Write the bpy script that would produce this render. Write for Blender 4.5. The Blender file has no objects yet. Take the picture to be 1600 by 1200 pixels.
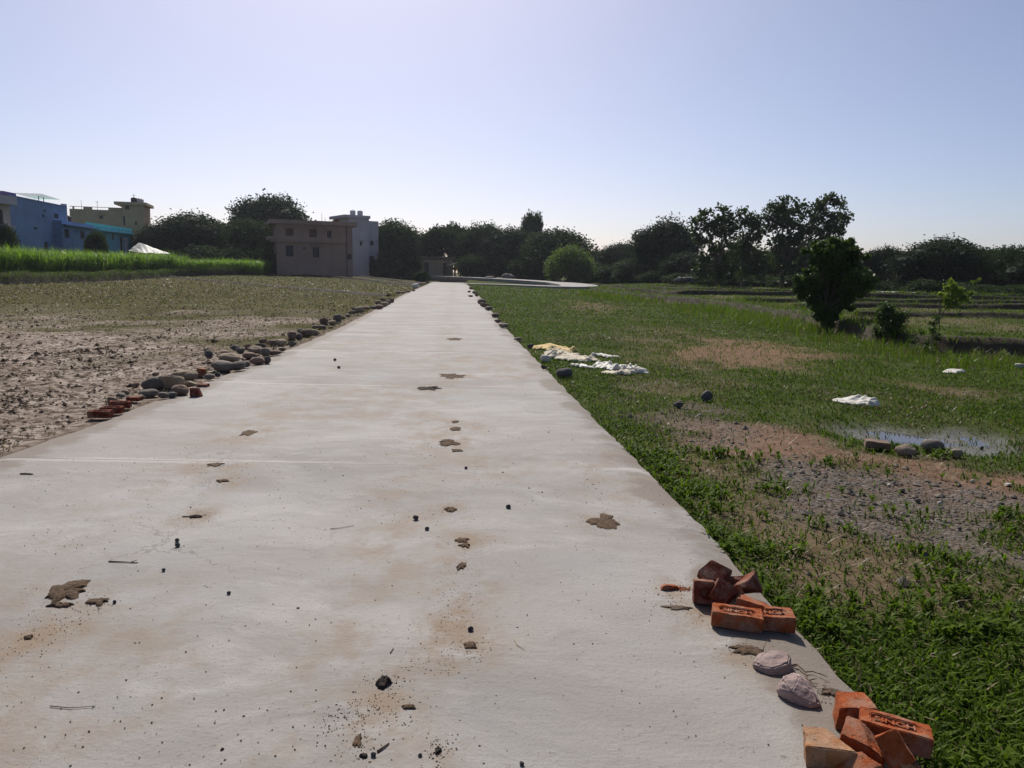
import bpy, bmesh, math, random
import numpy as np
from mathutils import Vector, Matrix

random.seed(7)
RNG = np.random.default_rng(11)
SC = bpy.context.scene
COL = SC.collection

# ------------------------------------------------------------------ camera
W0, H0, FPX, EYE = 1600.0, 1200.0, 1200.0, 1.6
HORIZON, ROLL = 427.0, math.atan(0.018)
PITCH = math.atan((H0 / 2 - HORIZON) / FPX)
cam_data = bpy.data.cameras.new('camera')
cam_data.sensor_width = 36.0
cam_data.lens = 36.0 * FPX / W0
cam_data.clip_start = 0.05
cam_data.clip_end = 9000.0
cam = bpy.data.objects.new('camera', cam_data)
COL.objects.link(cam)
cam.matrix_world = (Matrix.Translation((0, 0, EYE)) @ Matrix.Rotation(math.pi / 2 - PITCH, 4, 'X')
                    @ Matrix.Rotation(ROLL, 4, 'Z'))
SC.camera = cam

# ------------------------------------------------------------------ light
SUN_EL, SUN_AZ = math.radians(45), math.radians(-12)     # azimuth measured from +Y towards +X
world = bpy.data.worlds.new('World')
SC.world = world
world.use_nodes = True
wn = world.node_tree
wn.nodes.clear()
sky = wn.nodes.new('ShaderNodeTexSky')
sky.sky_type = 'NISHITA'
sky.sun_disc = False
sky.sun_elevation = SUN_EL
sky.sun_rotation = SUN_AZ
sky.altitude = 200
sky.air_density = 0.7
sky.dust_density = 1.7
sky.ozone_density = 4.5
bg = wn.nodes.new('ShaderNodeBackground')
bg.inputs['Strength'].default_value = 0.101
wo = wn.nodes.new('ShaderNodeOutputWorld')
wb = wn.nodes.new('ShaderNodeMix')          # white balance of the photograph
wb.data_type = 'RGBA'; wb.blend_type = 'MULTIPLY'; wb.inputs[0].default_value = 1.0
wb.inputs[7].default_value = (1.17, 1.035, 0.97, 1)
wn.links.new(sky.outputs[0], wb.inputs[6])
wn.links.new(wb.outputs[2], bg.inputs[0])
wn.links.new(bg.outputs[0], wo.inputs[0])

sun_data = bpy.data.lights.new('sun', 'SUN')
sun_data.energy = 5.0
sun_data.angle = math.radians(0.55)
sun_data.color = (1.0, 0.95, 0.88)
sun = bpy.data.objects.new('sun', sun_data)
COL.objects.link(sun)
sd = Vector((math.sin(SUN_AZ) * math.cos(SUN_EL), math.cos(SUN_AZ) * math.cos(SUN_EL), math.sin(SUN_EL)))
sun.rotation_euler = sd.to_track_quat('Z', 'Y').to_euler()

SC.view_settings.view_transform = 'Standard'
SC.view_settings.look = 'None'
SC.view_settings.exposure = 0.1
SC.view_settings.gamma = 1.0
SC.render.engine = 'CYCLES'
SC.cycles.use_denoising = True
SC.cycles.max_bounces = 6
SC.cycles.diffuse_bounces = 3
SC.cycles.glossy_bounces = 2
SC.cycles.transmission_bounces = 4
SC.cycles.transparent_max_bounces = 6
SC.cycles.volume_bounces = 0

# ------------------------------------------------------------------ helpers
def ray(px, py):
    u, v = px - W0 / 2, H0 / 2 - py
    c, s = math.cos(ROLL), math.sin(ROLL)
    u2, v2 = u * c - v * s, u * s + v * c
    return np.array([u2, FPX * math.cos(PITCH) + v2 * math.sin(PITCH), -FPX * math.sin(PITCH) + v2 * math.cos(PITCH)])

def G(px, py, z=0.0):                    # photograph point on the level z
    d = ray(px, py)
    t = (z - EYE) / d[2]
    return (d[0] * t, d[1] * t)

def P(px, py, Y):                        # photograph point at the distance Y
    d = ray(px, py)
    t = Y / d[1]
    return (d[0] * t, Y, EYE + d[2] * t)

def sm(a, b, x):
    t = np.clip((np.asarray(x, float) - a) / (b - a), 0, 1)
    return t * t * (3 - 2 * t)

def vnoise(x, y, seed=0):
    x = np.asarray(x, float); y = np.asarray(y, float)
    xi, yi = np.floor(x), np.floor(y)
    fx, fy = x - xi, y - yi
    fx = fx * fx * (3 - 2 * fx); fy = fy * fy * (3 - 2 * fy)
    def h(a, b):
        t = np.sin(a * 127.1 + b * 311.7 + seed * 74.7) * 43758.5453
        return t - np.floor(t)
    return (h(xi, yi) * (1 - fx) + h(xi + 1, yi) * fx) * (1 - fy) + (h(xi, yi + 1) * (1 - fx) + h(xi + 1, yi + 1) * fx) * fy

def fbm(x, y, o=4, seed=0):
    s, a, t = 0, 0.5, 0
    for k in range(o):
        s = s + a * vnoise(x * 2 ** k + 13.7 * k, y * 2 ** k + 7.1 * k, seed + k); t += a; a *= 0.5
    return s / t

def tag(o, label=None, cat=None, group=None, kind=None):
    if label: o['label'] = label
    if cat: o['category'] = cat
    if group: o['group'] = group
    if kind: o['kind'] = kind
    return o

def mesh_np(name, V, F, mats=(), smooth=False, attrs=None):
    """V (n,3); F: an (m,3) or (m,4) array or a list of such arrays"""
    if not isinstance(F, (list, tuple)): F = [F]
    F = [np.asarray(f, np.int32) for f in F if len(f)]
    V = np.asarray(V, np.float32)
    me = bpy.data.meshes.new(name)
    me.vertices.add(len(V)); me.vertices.foreach_set('co', V.ravel())
    loops = np.concatenate([f.ravel() for f in F])
    sizes = np.concatenate([np.full(len(f), f.shape[1], np.int32) for f in F])
    starts = np.concatenate([[0], np.cumsum(sizes)[:-1]]).astype(np.int32)
    me.loops.add(len(loops)); me.loops.foreach_set('vertex_index', loops)
    me.polygons.add(len(sizes)); me.polygons.foreach_set('loop_start', starts)
    me.polygons.foreach_set('use_smooth', np.full(len(sizes), smooth))
    me.update(calc_edges=True)
    for k, a in (attrs or {}).items():
        a = np.asarray(a, np.float32)
        if a.ndim == 1:
            at = me.attributes.new(k, 'FLOAT', 'POINT'); at.data.foreach_set('value', a)
        else:
            at = me.attributes.new(k, 'FLOAT_COLOR', 'POINT')
            at.data.foreach_set('color', np.column_stack([a, np.ones(len(a))]).astype(np.float32).ravel())
    for m in mats: me.materials.append(m)
    return me

def link(name, data, parent=None, loc=None, rot=None, scale=None):
    o = bpy.data.objects.new(name, data)
    COL.objects.link(o)
    if parent: o.parent = parent
    if loc is not None: o.location = loc
    if rot is not None: o.rotation_euler = rot
    if scale is not None: o.scale = (scale,) * 3 if np.isscalar(scale) else scale
    return o

def empty(name, loc, rz=0.0):
    o = link(name, None, None, loc, (0, 0, rz))
    o.empty_display_size = 0.2
    return o

def bm_mesh(name, bm, mats=(), smooth=False):
    me = bpy.data.meshes.new(name)
    bmesh.ops.recalc_face_normals(bm, faces=bm.faces)
    bm.to_mesh(me); bm.free()
    for m in mats: me.materials.append(m)
    if smooth:
        for p in me.polygons: p.use_smooth = True
    return me

def box_bm(bm, x0, x1, y0, y1, z0, z1):
    vs = [bm.verts.new((x, y, z)) for z in (z0, z1) for y in (y0, y1) for x in (x0, x1)]
    for f in ((0, 2, 3, 1), (4, 5, 7, 6), (0, 1, 5, 4), (2, 6, 7, 3), (0, 4, 6, 2), (1, 3, 7, 5)):
        bm.faces.new([vs[i] for i in f])

def box(name, dims, m, parent=None, bevel=0.0):
    bm = bmesh.new(); box_bm(bm, *dims)
    if bevel: bmesh.ops.bevel(bm, geom=bm.edges[:], offset=bevel, segments=1, affect='EDGES')
    return link(name, bm_mesh(name, bm, (m,)), parent)

def tube_arrays(pts, rad, n=6):
    pts = np.asarray(pts, float); k = len(pts)
    tang = np.gradient(pts, axis=0); tang /= np.linalg.norm(tang, axis=1)[:, None] + 1e-9
    V = []
    for i in range(k):
        t = tang[i]
        a = np.cross(t, [0.31, 0.92, 0.13] if abs(t[2]) > 0.5 else [0, 0, 1.0]); a /= np.linalg.norm(a) + 1e-9
        b = np.cross(t, a)
        for j in range(n):
            w = 2 * math.pi * j / n
            V.append(pts[i] + rad[i] * (math.cos(w) * a + math.sin(w) * b))
    Fq = [(i * n + j, i * n + (j + 1) % n, (i + 1) * n + (j + 1) % n, (i + 1) * n + j) for i in range(k - 1) for j in range(n)]
    V.append(pts[-1]); V.append(pts[0])
    Ft = [((k - 1) * n + j, (k - 1) * n + (j + 1) % n, k * n) for j in range(n)] + [((j + 1) % n, j, k * n + 1) for j in range(n)]
    return np.array(V), np.array(Fq), np.array(Ft)

def join_arrays(parts):
    V, Q, T, off = [], [], [], 0
    for v, q, t in parts:
        V.append(v)
        if len(q): Q.append(np.asarray(q) + off)
        if len(t): T.append(np.asarray(t) + off)
        off += len(v)
    return np.concatenate(V), [np.concatenate(Q)] * bool(Q) + [np.concatenate(T)] * bool(T)

# ------------------------------------------------------------------ materials
class NT:
    def __init__(s, name):
        s.m = bpy.data.materials.new(name); s.m.use_nodes = True
        s.t = s.m.node_tree; s.t.nodes.clear()
        s.out = s.t.nodes.new('ShaderNodeOutputMaterial')
    def n(s, typ, outp=0, props=None, **inp):
        nd = s.t.nodes.new('ShaderNode' + typ)
        for k, v in (props or {}).items(): setattr(nd, k, v)
        for k, v in inp.items():
            key = int(k[1:]) if k[0] == 'i' and k[1:].isdigit() else k.replace('_', ' ')
            s.put(nd.inputs[key], v)
        return nd.outputs[outp]
    def put(s, sock, v):
        if isinstance(v, bpy.types.NodeSocket): s.t.links.new(v, sock)
        elif isinstance(v, (tuple, list)) and sock.type == 'RGBA' and len(v) == 3: sock.default_value = (*v, 1)
        else: sock.default_value = v
    def co(s, kind='Object'):
        return s.n('TexCoord', {'Generated': 0, 'Normal': 1, 'UV': 2, 'Object': 3}[kind])
    def pos(s): return s.n('NewGeometry', 0)
    def noise(s, vec, scale, detail=4, rough=0.55, outp=0, **kw):
        return s.n('TexNoise', outp, Vector=vec, Scale=float(scale), Detail=float(detail), Roughness=rough, **kw)
    def mapr(s, v, a, b, c=0.0, d=1.0):
        return s.n('MapRange', 0, Value=v, i1=a, i2=b, i3=c, i4=d)
    def mapping(s, vec, scale=(1, 1, 1), loc=(0, 0, 0), rot=(0, 0, 0)):
        return s.n('Mapping', 0, Vector=vec, Scale=scale, Location=loc, Rotation=rot)
    def mix(s, f, a, b, mode='MIX'):
        nd = s.t.nodes.new('ShaderNodeMix'); nd.data_type = 'RGBA'; nd.blend_type = mode
        s.put(nd.inputs[0], f); s.put(nd.inputs[6], a); s.put(nd.inputs[7], b)
        return nd.outputs[2]
    def math(s, op, a, b=0.0, clamp=False):
        return s.n('Math', 0, {'operation': op, 'use_clamp': clamp}, i0=a, i1=b)
    def attr(s, name, outp=2):               # 0 colour, 2 factor
        return s.n('Attribute', outp, {'attribute_name': name})
    def sep(s, c):
        nd = s.t.nodes.new('ShaderNodeSeparateColor'); s.put(nd.inputs[0], c); return nd.outputs
    def bump(s, h, strength=0.5, dist=0.02, normal=None):
        nd = s.t.nodes.new('ShaderNodeBump')
        nd.inputs['Strength'].default_value = strength; nd.inputs['Distance'].default_value = dist
        s.put(nd.inputs['Height'], h)
        if normal: s.put(nd.inputs['Normal'], normal)
        return nd.outputs[0]
    def bsdf(s, col, rough=0.9, spec=0.25, normal=None, **kw):
        nd = s.t.nodes.new('ShaderNodeBsdfPrincipled')
        s.put(nd.inputs['Base Color'], col); s.put(nd.inputs['Roughness'], rough)
        s.put(nd.inputs['Specular IOR Level'], spec)
        if normal: s.put(nd.inputs['Normal'], normal)
        for k, v in kw.items(): s.put(nd.inputs[k.replace('_', ' ')], v)
        return nd.outputs[0]
    def done(s, sh):
        s.t.links.new(sh, s.out.inputs[0]); return s.m

def mat_plain(name, col, rough=0.85, var=0.25, scale=3.0, bump=0.2, bdist=0.01, spec=0.25):
    t = NT(name); p = t.co()
    rnd = t.n('ObjectInfo', 5)
    p2 = t.n('VectorMath', 0, {'operation': 'ADD'}, i0=p, i1=rnd)
    n1 = t.noise(p2, scale, 6)
    n2 = t.noise(p2, scale * 9, 3)
    f = t.math('ADD', t.math('MULTIPLY', n1, 0.7), t.math('MULTIPLY', n2, 0.3))
    dark = tuple(c * (1 - var) for c in col); light = tuple(min(1, c * (1 + var)) for c in col)
    c = t.mix(t.mapr(f, 0.3, 0.7), dark, light)
    return t.done(t.bsdf(c, rough, spec, t.bump(f, bump, bdist)))

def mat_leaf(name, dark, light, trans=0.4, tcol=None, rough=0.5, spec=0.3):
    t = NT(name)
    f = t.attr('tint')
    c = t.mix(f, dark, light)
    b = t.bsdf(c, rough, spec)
    tc = t.mix(f, tcol[0], tcol[1]) if tcol else t.mix(0.5, c, t.mix(1.0, c, (1.3, 1.5, 0.5), 'MULTIPLY'))
    tr = t.n('BsdfTranslucent', 0, Color=tc)
    return t.done(t.n('MixShader', 0, i0=trans, i1=b, i2=tr))

def mat_concrete():
    t = NT('concrete'); p = t.pos()
    warp = t.n('VectorMath', 0, {'operation': 'ADD'}, i0=p, i1=t.n('VectorMath', 0, {'operation': 'SCALE'}, i0=t.noise(p, 0.9, 3, 0.5, 1), Scale=0.9))
    streak = t.noise(t.mapping(warp, (0.55, 1.25, 1)), 1.0, 7, 0.62)
    big = t.noise(warp, 0.35, 5, 0.6)
    mid = t.noise(t.mapping(warp, (1.6, 2.6, 1), (5, 3, 0)), 1.3, 7, 0.68)
    c = t.mix(t.mapr(streak, 0.36, 0.64), (0.196, 0.185, 0.173), (0.312, 0.297, 0.281))
    c = t.mix(t.mapr(mid, 0.54, 0.72, 0, 0.65), c, (0.39, 0.372, 0.355))
    c = t.mix(t.mapr(big, 0.48, 0.66, 0, 0.55), c, (0.25, 0.222, 0.188))
    st2 = t.noise(t.mapping(warp, (0.8, 3.6, 1), (2, 7, 0)), 1.1, 6, 0.7)
    c = t.mix(t.mapr(st2, 0.54, 0.70, 0, 0.6), c, (0.185, 0.165, 0.15))
    cool = t.noise(p, 0.7, 3, 0.5)
    c = t.mix(t.mapr(cool, 0.52, 0.72, 0, 0.4), c, (0.28, 0.298, 0.285))
    # soil carried by tyres and cattle, and washed over the slab edges
    at = t.sep(t.attr('soil', 0))
    sn = t.noise(t.mapping(p, (1, 0.8, 1)), 2.6, 7, 0.72)
    c = t.mix(t.math('MULTIPLY', at[0], t.mapr(sn, 0.42, 0.60, 0, 0.9)), c, (0.20, 0.142, 0.09))
    en = t.noise(t.mapping(p, (1.0, 1.6, 1)), 2.2, 7, 0.72)
    c = t.mix(t.mapr(t.math('ADD', at[1], en), 0.92, 1.12, 0, 0.85), c, (0.15, 0.118, 0.09))
    jn = t.noise(p, 7, 5, 0.7)
    c = t.mix(t.mapr(t.math('ADD', at[2], t.math('MULTIPLY', jn, 0.7)), 0.80, 1.15, 0, 0.6), c, (0.43, 0.40, 0.37))
    # hairline cracks, only here and there
    ck = t.n('TexVoronoi', 0, {'feature': 'DISTANCE_TO_EDGE'}, Vector=t.n('VectorMath', 0, {'operation': 'ADD'}, i0=p, i1=t.n('VectorMath', 0, {'operation': 'SCALE'}, i0=t.noise(p, 2.5, 5, 0.7, 1), Scale=0.5)), Scale=0.33)
    ckm = t.math('MULTIPLY', t.mapr(ck, 0.0, 0.0035, 1, 0), t.mapr(t.noise(p, 0.6, 2), 0.5, 0.62))
    c = t.mix(t.math('MULTIPLY', ckm, 0.7), c, (0.09, 0.078, 0.065))
    # fine grit
    g1 = t.noise(p, 42, 3, 0.7); g2 = t.noise(p, 6, 2)
    c = t.mix(t.math('MULTIPLY', t.mapr(g1, 0.60, 0.68), t.mapr(g2, 0.40, 0.58, 0.12, 0.85)), c, (0.12, 0.10, 0.085))
    g3 = t.noise(p, 110, 2, 0.6)
    c = t.mix(t.mapr(g3, 0.35, 0.7, 0.0, 0.4), c, (0.19, 0.17, 0.15))
    h = t.math('ADD', t.math('MULTIPLY', g1, 0.4), t.math('MULTIPLY', mid, 1.5))
    h = t.math('ADD', h, t.math('MULTIPLY', t.noise(t.mapping(p, (4, 38, 1)), 1.0, 3), 0.15))
    return t.done(t.bsdf(c, 0.82, 0.3, t.bump(h, 0.55, 0.014)))

def mat_ground():
    t = NT('ground_soil'); p = t.pos()
    a = t.sep(t.attr('cover', 0))            # R grass, G gravel, B red soil
    b = t.sep(t.attr('field', 0))            # R silt field, G stubble green, B wet
    n1 = t.noise(p, 0.7, 6, 0.6); n2 = t.noise(p, 7, 6, 0.65); n3 = t.noise(p, 55, 4, 0.7)
    soil = t.mix(t.mapr(n2, 0.3, 0.7), (0.085, 0.06, 0.04), (0.17, 0.125, 0.085))
    red = t.mix(t.mapr(n2, 0.3, 0.7), (0.13, 0.075, 0.049), (0.23, 0.14, 0.094))
    c = t.mix(a[2], soil, red)
    gv = t.n('TexVoronoi', 0, {'feature': 'F1'}, Vector=p, Scale=34.0)
    gvc = t.n('TexVoronoi', 1, {'feature': 'F1'}, Vector=p, Scale=34.0)
    gray = t.mix(t.sep(gvc)[0], (0.06, 0.053, 0.048), (0.20, 0.178, 0.16))
    gray = t.mix(t.mapr(gv, 0.45, 0.75), gray, (0.09, 0.075, 0.06))
    c = t.mix(t.math('MULTIPLY', a[1], t.mapr(n2, 0.35, 0.6, 0.25, 1)), c, gray)
    green = t.mix(t.mapr(n2, 0.3, 0.7), (0.02, 0.037, 0.004), (0.05, 0.08, 0.012))
    green = t.mix(t.mapr(n1, 0.5, 0.75, 0, 0.35), green, (0.085, 0.078, 0.03))
    c = t.mix(t.math('MULTIPLY', a[0], t.mapr(n3, 0.3, 0.55, 0.35, 1)), c, green)
    # pale silt field on the left
    v2 = t.noise(t.mapping(p, (1, 1.25, 1)), 9.0, 5, 0.75)
    silt = t.mix(t.mapr(n1, 0.35, 0.65), (0.27, 0.215, 0.175), (0.43, 0.365, 0.31))
    crumb = t.mix(t.mapr(n3, 0.3, 0.7), (0.05, 0.034, 0.024), (0.11, 0.078, 0.053))
    silt = t.mix(t.mapr(v2, 0.455, 0.56, 0.0, 0.95), silt, crumb)
    stub = t.mix(t.mapr(v2, 0.35, 0.65), (0.045, 0.045, 0.013), (0.12, 0.105, 0.042))
    stub = t.mix(t.mapr(n3, 0.45, 0.65), stub, (0.05, 0.055, 0.014))
    silt = t.mix(t.math('MULTIPLY', b[1], t.mapr(n2, 0.22, 0.42, 0.35, 1)), silt, stub)
    c = t.mix(b[0], c, silt)
    c = t.mix(t.math('MULTIPLY', b[2], 0.75), c, (0.035, 0.027, 0.02))
    rough = t.mapr(b[2], 0, 1, 0.95, 0.45)
    h = t.math('ADD', t.math('MULTIPLY', n3, 0.35), n2)
    h = t.math('ADD', h, t.math('MULTIPLY', v2, t.math('MULTIPLY', b[0], 1.6)))
    h = t.math('SUBTRACT', h, t.math('MULTIPLY', gv, t.math('MULTIPLY', a[1], 0.5)))
    return t.done(t.bsdf(c, rough, t.mapr(b[2], 0, 1, 0.03, 0.4), t.bump(h, 0.9, 0.035)))

def mat_brick(name, col, pale, dust=0.68):
    t = NT(name); p = t.co()
    rnd = t.n('ObjectInfo', 5)
    p2 = t.n('VectorMath', 0, {'operation': 'ADD'}, i0=p, i1=rnd)
    n1 = t.noise(p2, 22, 6, 0.65); n2 = t.noise(p2, 160, 3, 0.6)
    c = t.mix(t.mapr(n1, 0.3, 0.7), tuple(x * 0.62 for x in col), col)
    c = t.mix(t.mapr(n1, 0.6, 0.75, 0, 0.55), c, pale)
    c = t.mix(t.mapr(n2, 0.6, 0.75, 0, 0.5), c, tuple(x * 0.45 for x in col))
    n4 = t.noise(p2, 9, 5, 0.7)
    c = t.mix(t.mapr(n4, 0.44, 0.66, 0, dust), c, (0.31, 0.225, 0.165))
    n5 = t.noise(p2, 34, 4, 0.7)
    c = t.mix(t.mapr(n5, 0.58, 0.7, 0, 0.6), c, tuple(x * 0.38 for x in col))
    h = t.math('ADD', n1, t.math('MULTIPLY', n2, 0.5))
    h = t.math('SUBTRACT', h, t.mapr(n5, 0.58, 0.7, 0, 0.5))
    return t.done(t.bsdf(c, 0.95, 0.1, t.bump(h, 0.8, 0.008)))

def mat_stone(name, a, b):
    t = NT(name); p = t.co(); rnd = t.n('ObjectInfo', 5)
    p2 = t.n('VectorMath', 0, {'operation': 'ADD'}, i0=p, i1=rnd)
    n1 = t.noise(p2, 2.2, 6, 0.6); n2 = t.noise(p2, 18, 5, 0.7)
    c = t.mix(t.mapr(n1, 0.3, 0.7), a, b)
    c = t.mix(t.mapr(n2, 0.55, 0.75, 0, 0.6), c, tuple(x * 0.5 for x in a))
    hs = t.n('HueSaturation', 0, Color=c, Value=t.mapr(t.n('ObjectInfo', 5), 0, 1, 0.7, 1.25))
    return t.done(t.bsdf(hs, 0.85, 0.25, t.bump(t.math('ADD', n1, t.math('MULTIPLY', n2, 0.4)), 0.5, 0.03)))

def mat_water():
    t = NT('water'); p = t.pos()
    n = t.noise(p, 9, 3)
    return t.done(t.bsdf((0.045, 0.038, 0.028), 0.06, 0.5, t.bump(n, 0.08, 0.01), IOR=1.33))

def mat_wall(name, col, dirt=0.35):
    t = NT(name); p = t.co()
    n1 = t.noise(p, 0.5, 6, 0.6); n2 = t.noise(t.mapping(p, (2.5, 2.5, 0.35)), 1.2, 5, 0.7); n3 = t.noise(p, 30, 3)
    c = t.mix(t.mapr(n1, 0.35, 0.65), tuple(x * 0.85 for x in col), tuple(min(1, x * 1.08) for x in col))
    c = t.mix(t.mapr(n2, 0.5, 0.75, 0, dirt), c, tuple(x * 0.45 for x in col))
    return t.done(t.bsdf(c, 0.9, 0.15, t.bump(n3, 0.3, 0.01)))

M = {}
M['concrete'] = mat_concrete()
M['ground'] = mat_ground()
M['mortar'] = mat_plain('joint_mortar', (0.50, 0.47, 0.43), 0.95, 0.25, 6)
M['brick'] = mat_brick('red_brick', (0.33, 0.083, 0.027), (0.44, 0.17, 0.075))
M['brick_dusty'] = mat_brick('dusty_brick', (0.30, 0.10, 0.045), (0.38, 0.2, 0.12), 0.7)
M['brick_pale'] = mat_brick('pale_brick', (0.40, 0.19, 0.085), (0.50, 0.32, 0.19))
M['brick_dark'] = mat_brick('dark_brick', (0.17, 0.042, 0.024), (0.25, 0.10, 0.06))
M['stone_tan'] = mat_stone('tan_stone', (0.24, 0.18, 0.12), (0.34, 0.265, 0.185))
M['stone_grey'] = mat_stone('grey_stone', (0.12, 0.10, 0.08), (0.20, 0.17, 0.14))
M['stone_brown'] = mat_stone('brown_stone', (0.16, 0.105, 0.075), (0.25, 0.175, 0.13))
M['stone_pink'] = mat_stone('pink_stone', (0.27, 0.19, 0.165), (0.40, 0.315, 0.29))
M['stone_pale'] = mat_stone('pale_stone', (0.45, 0.40, 0.34), (0.58, 0.53, 0.46))
M['stone_dark'] = mat_stone('dark_stone', (0.06, 0.055, 0.055), (0.12, 0.11, 0.105))
M['dung'] = mat_plain('dried_dung', (0.115, 0.074, 0.044), 0.97, 0.55, 45, 1.0, 0.02)
M['dung_dark'] = mat_plain('dark_dung', (0.035, 0.026, 0.02), 0.95, 0.4, 30, 0.9, 0.012)
M['clod'] = mat_plain('earth_clod', (0.10, 0.07, 0.047), 0.97, 0.4, 18, 0.8, 0.02)
M['twig'] = mat_plain('dry_twig', (0.12, 0.085, 0.055), 0.9, 0.3, 40)
M['straw'] = mat_plain('straw', (0.36, 0.29, 0.17), 0.9, 0.3, 40)
M['bark'] = mat_plain('bark', (0.10, 0.08, 0.062), 0.95, 0.35, 6, 0.8, 0.03)
M['sack'] = mat_plain('sack_cloth', (0.50, 0.44, 0.33), 0.8, 0.25, 12, 0.4, 0.01)
M['sack_yellow'] = mat_plain('yellow_sack_cloth', (0.52, 0.38, 0.16), 0.8, 0.2, 12, 0.4, 0.01)
M['sheet'] = mat_plain('white_plastic', (0.50, 0.48, 0.42), 0.6, 0.12, 10, 0.3, 0.01)
M['water'] = mat_water()
M['bank'] = mat_plain('bank_earth', (0.05, 0.039, 0.026), 0.97, 0.45, 3, 1.0, 0.06)
M['leaf_dark'] = mat_leaf('leaf_dark', (0.012, 0.022, 0.011), (0.033, 0.054, 0.022), 0.2, None, .7, .06)
M['leaf_mid'] = mat_leaf('leaf_mid', (0.016, 0.029, 0.011), (0.046, 0.072, 0.024), 0.27, None, .7, .06)
M['leaf_lite'] = mat_leaf('leaf_light', (0.05, 0.08, 0.016), (0.12, 0.165, 0.035), 0.45, None, .6, .15)
M['leaf_yellow'] = mat_leaf('leaf_yellow_green', (0.08, 0.12, 0.016), (0.20, 0.25, 0.045), 0.55, None, .5, .2)
M['leaf_teak'] = mat_leaf('leaf_broad', (0.022, 0.038, 0.012), (0.055, 0.085, 0.024), 0.3, None, .55, .2)
M['leaf_near'] = mat_leaf('leaf_near', (0.02, 0.038, 0.008), (0.06, 0.10, 0.016), 0.36, None, .5, .25)
M['grass'] = mat_leaf('grass_blade', (0.031, 0.058, 0.004), (0.10, 0.155, 0.013), 0.43, None, 0.55, 0.07)
M['grass_dry'] = mat_leaf('dry_grass_blade', (0.10, 0.075, 0.035), (0.22, 0.17, 0.085), 0.25)
M['weed'] = mat_leaf('field_weed', (0.04, 0.055, 0.012), (0.095, 0.11, 0.03), 0.35, None, .6, .1)
M['crop'] = mat_leaf('crop_blade', (0.07, 0.14, 0.012), (0.17, 0.27, 0.03), 0.55, None, 0.45, 0.25)

# ------------------------------------------------------------------ terrain
RE = np.array([(-8, 1.55), (0, 1.5), (2.3, 1.42), (3.7, 1.36), (5, 1.22), (6.5, 1.12), (8, 1.0), (10, 0.9), (13.6, 0.52), (15.4, 0.4), (19.2, 0.08),
               (24.8, -0.33), (32, -0.88), (44.5, -1.72), (63, -3.0), (92, -5.3), (104, -6.2), (125, -7.8)])
LE = np.array([(-8, -4.1), (0, -4.2), (6.3, -4.3), (8.9, -4.42), (10, -4.25), (14.3, -4.42), (18.9, -4.8), (23, -5.15), (29, -5.55), (40, -6.3),
               (76, -9.5), (104, -11.6), (125, -13.2)])
def smooth_edge(E_):
    yd = np.linspace(-8, 125, 1400); c = np.polyfit(np.log(E_[:, 0] + 14), E_[:, 1], 6, w=1 / np.maximum(4, E_[:, 0]))
    return yd, np.polyval(c, np.log(yd + 14))
RS, LS = smooth_edge(RE), smooth_edge(LE)
def redge(y): return np.interp(y, *RS)
def ledge(y): return np.interp(y, *LS)

# edge of the raised fields on the right: distance y -> x
BK = np.array([(12, 26), (15.6, 17.0), (16.8, 14.2), (17.6, 12.3), (18.8, 10.6), (21, 10.1), (25, 10.7), (30, 11.4), (36, 12.0), (42, 12.0), (50, 10.6), (60, 9.0), (80, 8.0), (95, 12), (120, 20)])
def bankx(y): return np.interp(y, BK[:, 0], BK[:, 1])

def poly_px(pts, z=-0.1): return np.array([G(x, y, z) for x, y in pts])
def poly_sd(poly, x, y):                # signed distance, inside positive
    x = np.asarray(x, float); y = np.asarray(y, float)
    inside = np.zeros(x.shape, bool); d = np.full(x.shape, 1e9)
    n = len(poly)
    for i in range(n):
        ax, ay = poly[i]; bx, by = poly[(i + 1) % n]
        c = ((ay > y) != (by > y)) & (x < (bx - ax) * (y - ay) / (by - ay + 1e-12) + ax)
        inside ^= c
        ex, ey = bx - ax, by - ay
        t = np.clip(((x - ax) * ex + (y - ay) * ey) / (ex * ex + ey * ey + 1e-12), 0, 1)
        d = np.minimum(d, np.hypot(x - ax - t * ex, y - ay - t * ey))
    return np.where(inside, d, -d)

DIRT = [poly_px(p) for p in (
    [(1050, 690), (1110, 662), (1210, 672), (1330, 705), (1450, 714), (1620, 738), (1620, 800), (1450, 762), (1300, 722), (1200, 716), (1120, 708)],
    [(1085, 722), (1130, 728), (1195, 785), (1290, 800), (1400, 850), (1540, 905), (1440, 945), (1300, 915), (1200, 860), (1140, 790)],
    [(1040, 548), (1130, 532), (1250, 540), (1300, 558), (1210, 576), (1100, 566)],
    [(985, 508), (1080, 520), (1190, 536), (1120, 540), (1010, 520)],
    [(1000, 543), (1060, 545), (1160, 605), (1080, 596)],
    [(1395, 598), (1545, 612), (1480, 622)],
    [(900, 470), (960, 478), (940, 488), (890, 478)],
)]
DIRT_RED = [0.8, 0.35, 1.0, 0.6, 0.4, 0.8, 0.9]
GRAVEL = [poly_px(p) for p in (
    [(1190, 738), (1280, 732), (1400, 742), (1620, 790), (1620, 905), (1480, 882), (1380, 850), (1280, 812), (1210, 772)],
    [(1005, 655), (1085, 630), (1180, 648), (1110, 702), (1030, 692)],
)]
PUDDLE = [poly_px(p) for p in (
    [(1325, 664), (1370, 660), (1420, 668), (1432, 680), (1395, 688), (1345, 684)],
    [(1440, 674), (1500, 668), (1560, 676), (1572, 694), (1530, 704), (1470, 690)],
)]
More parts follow.
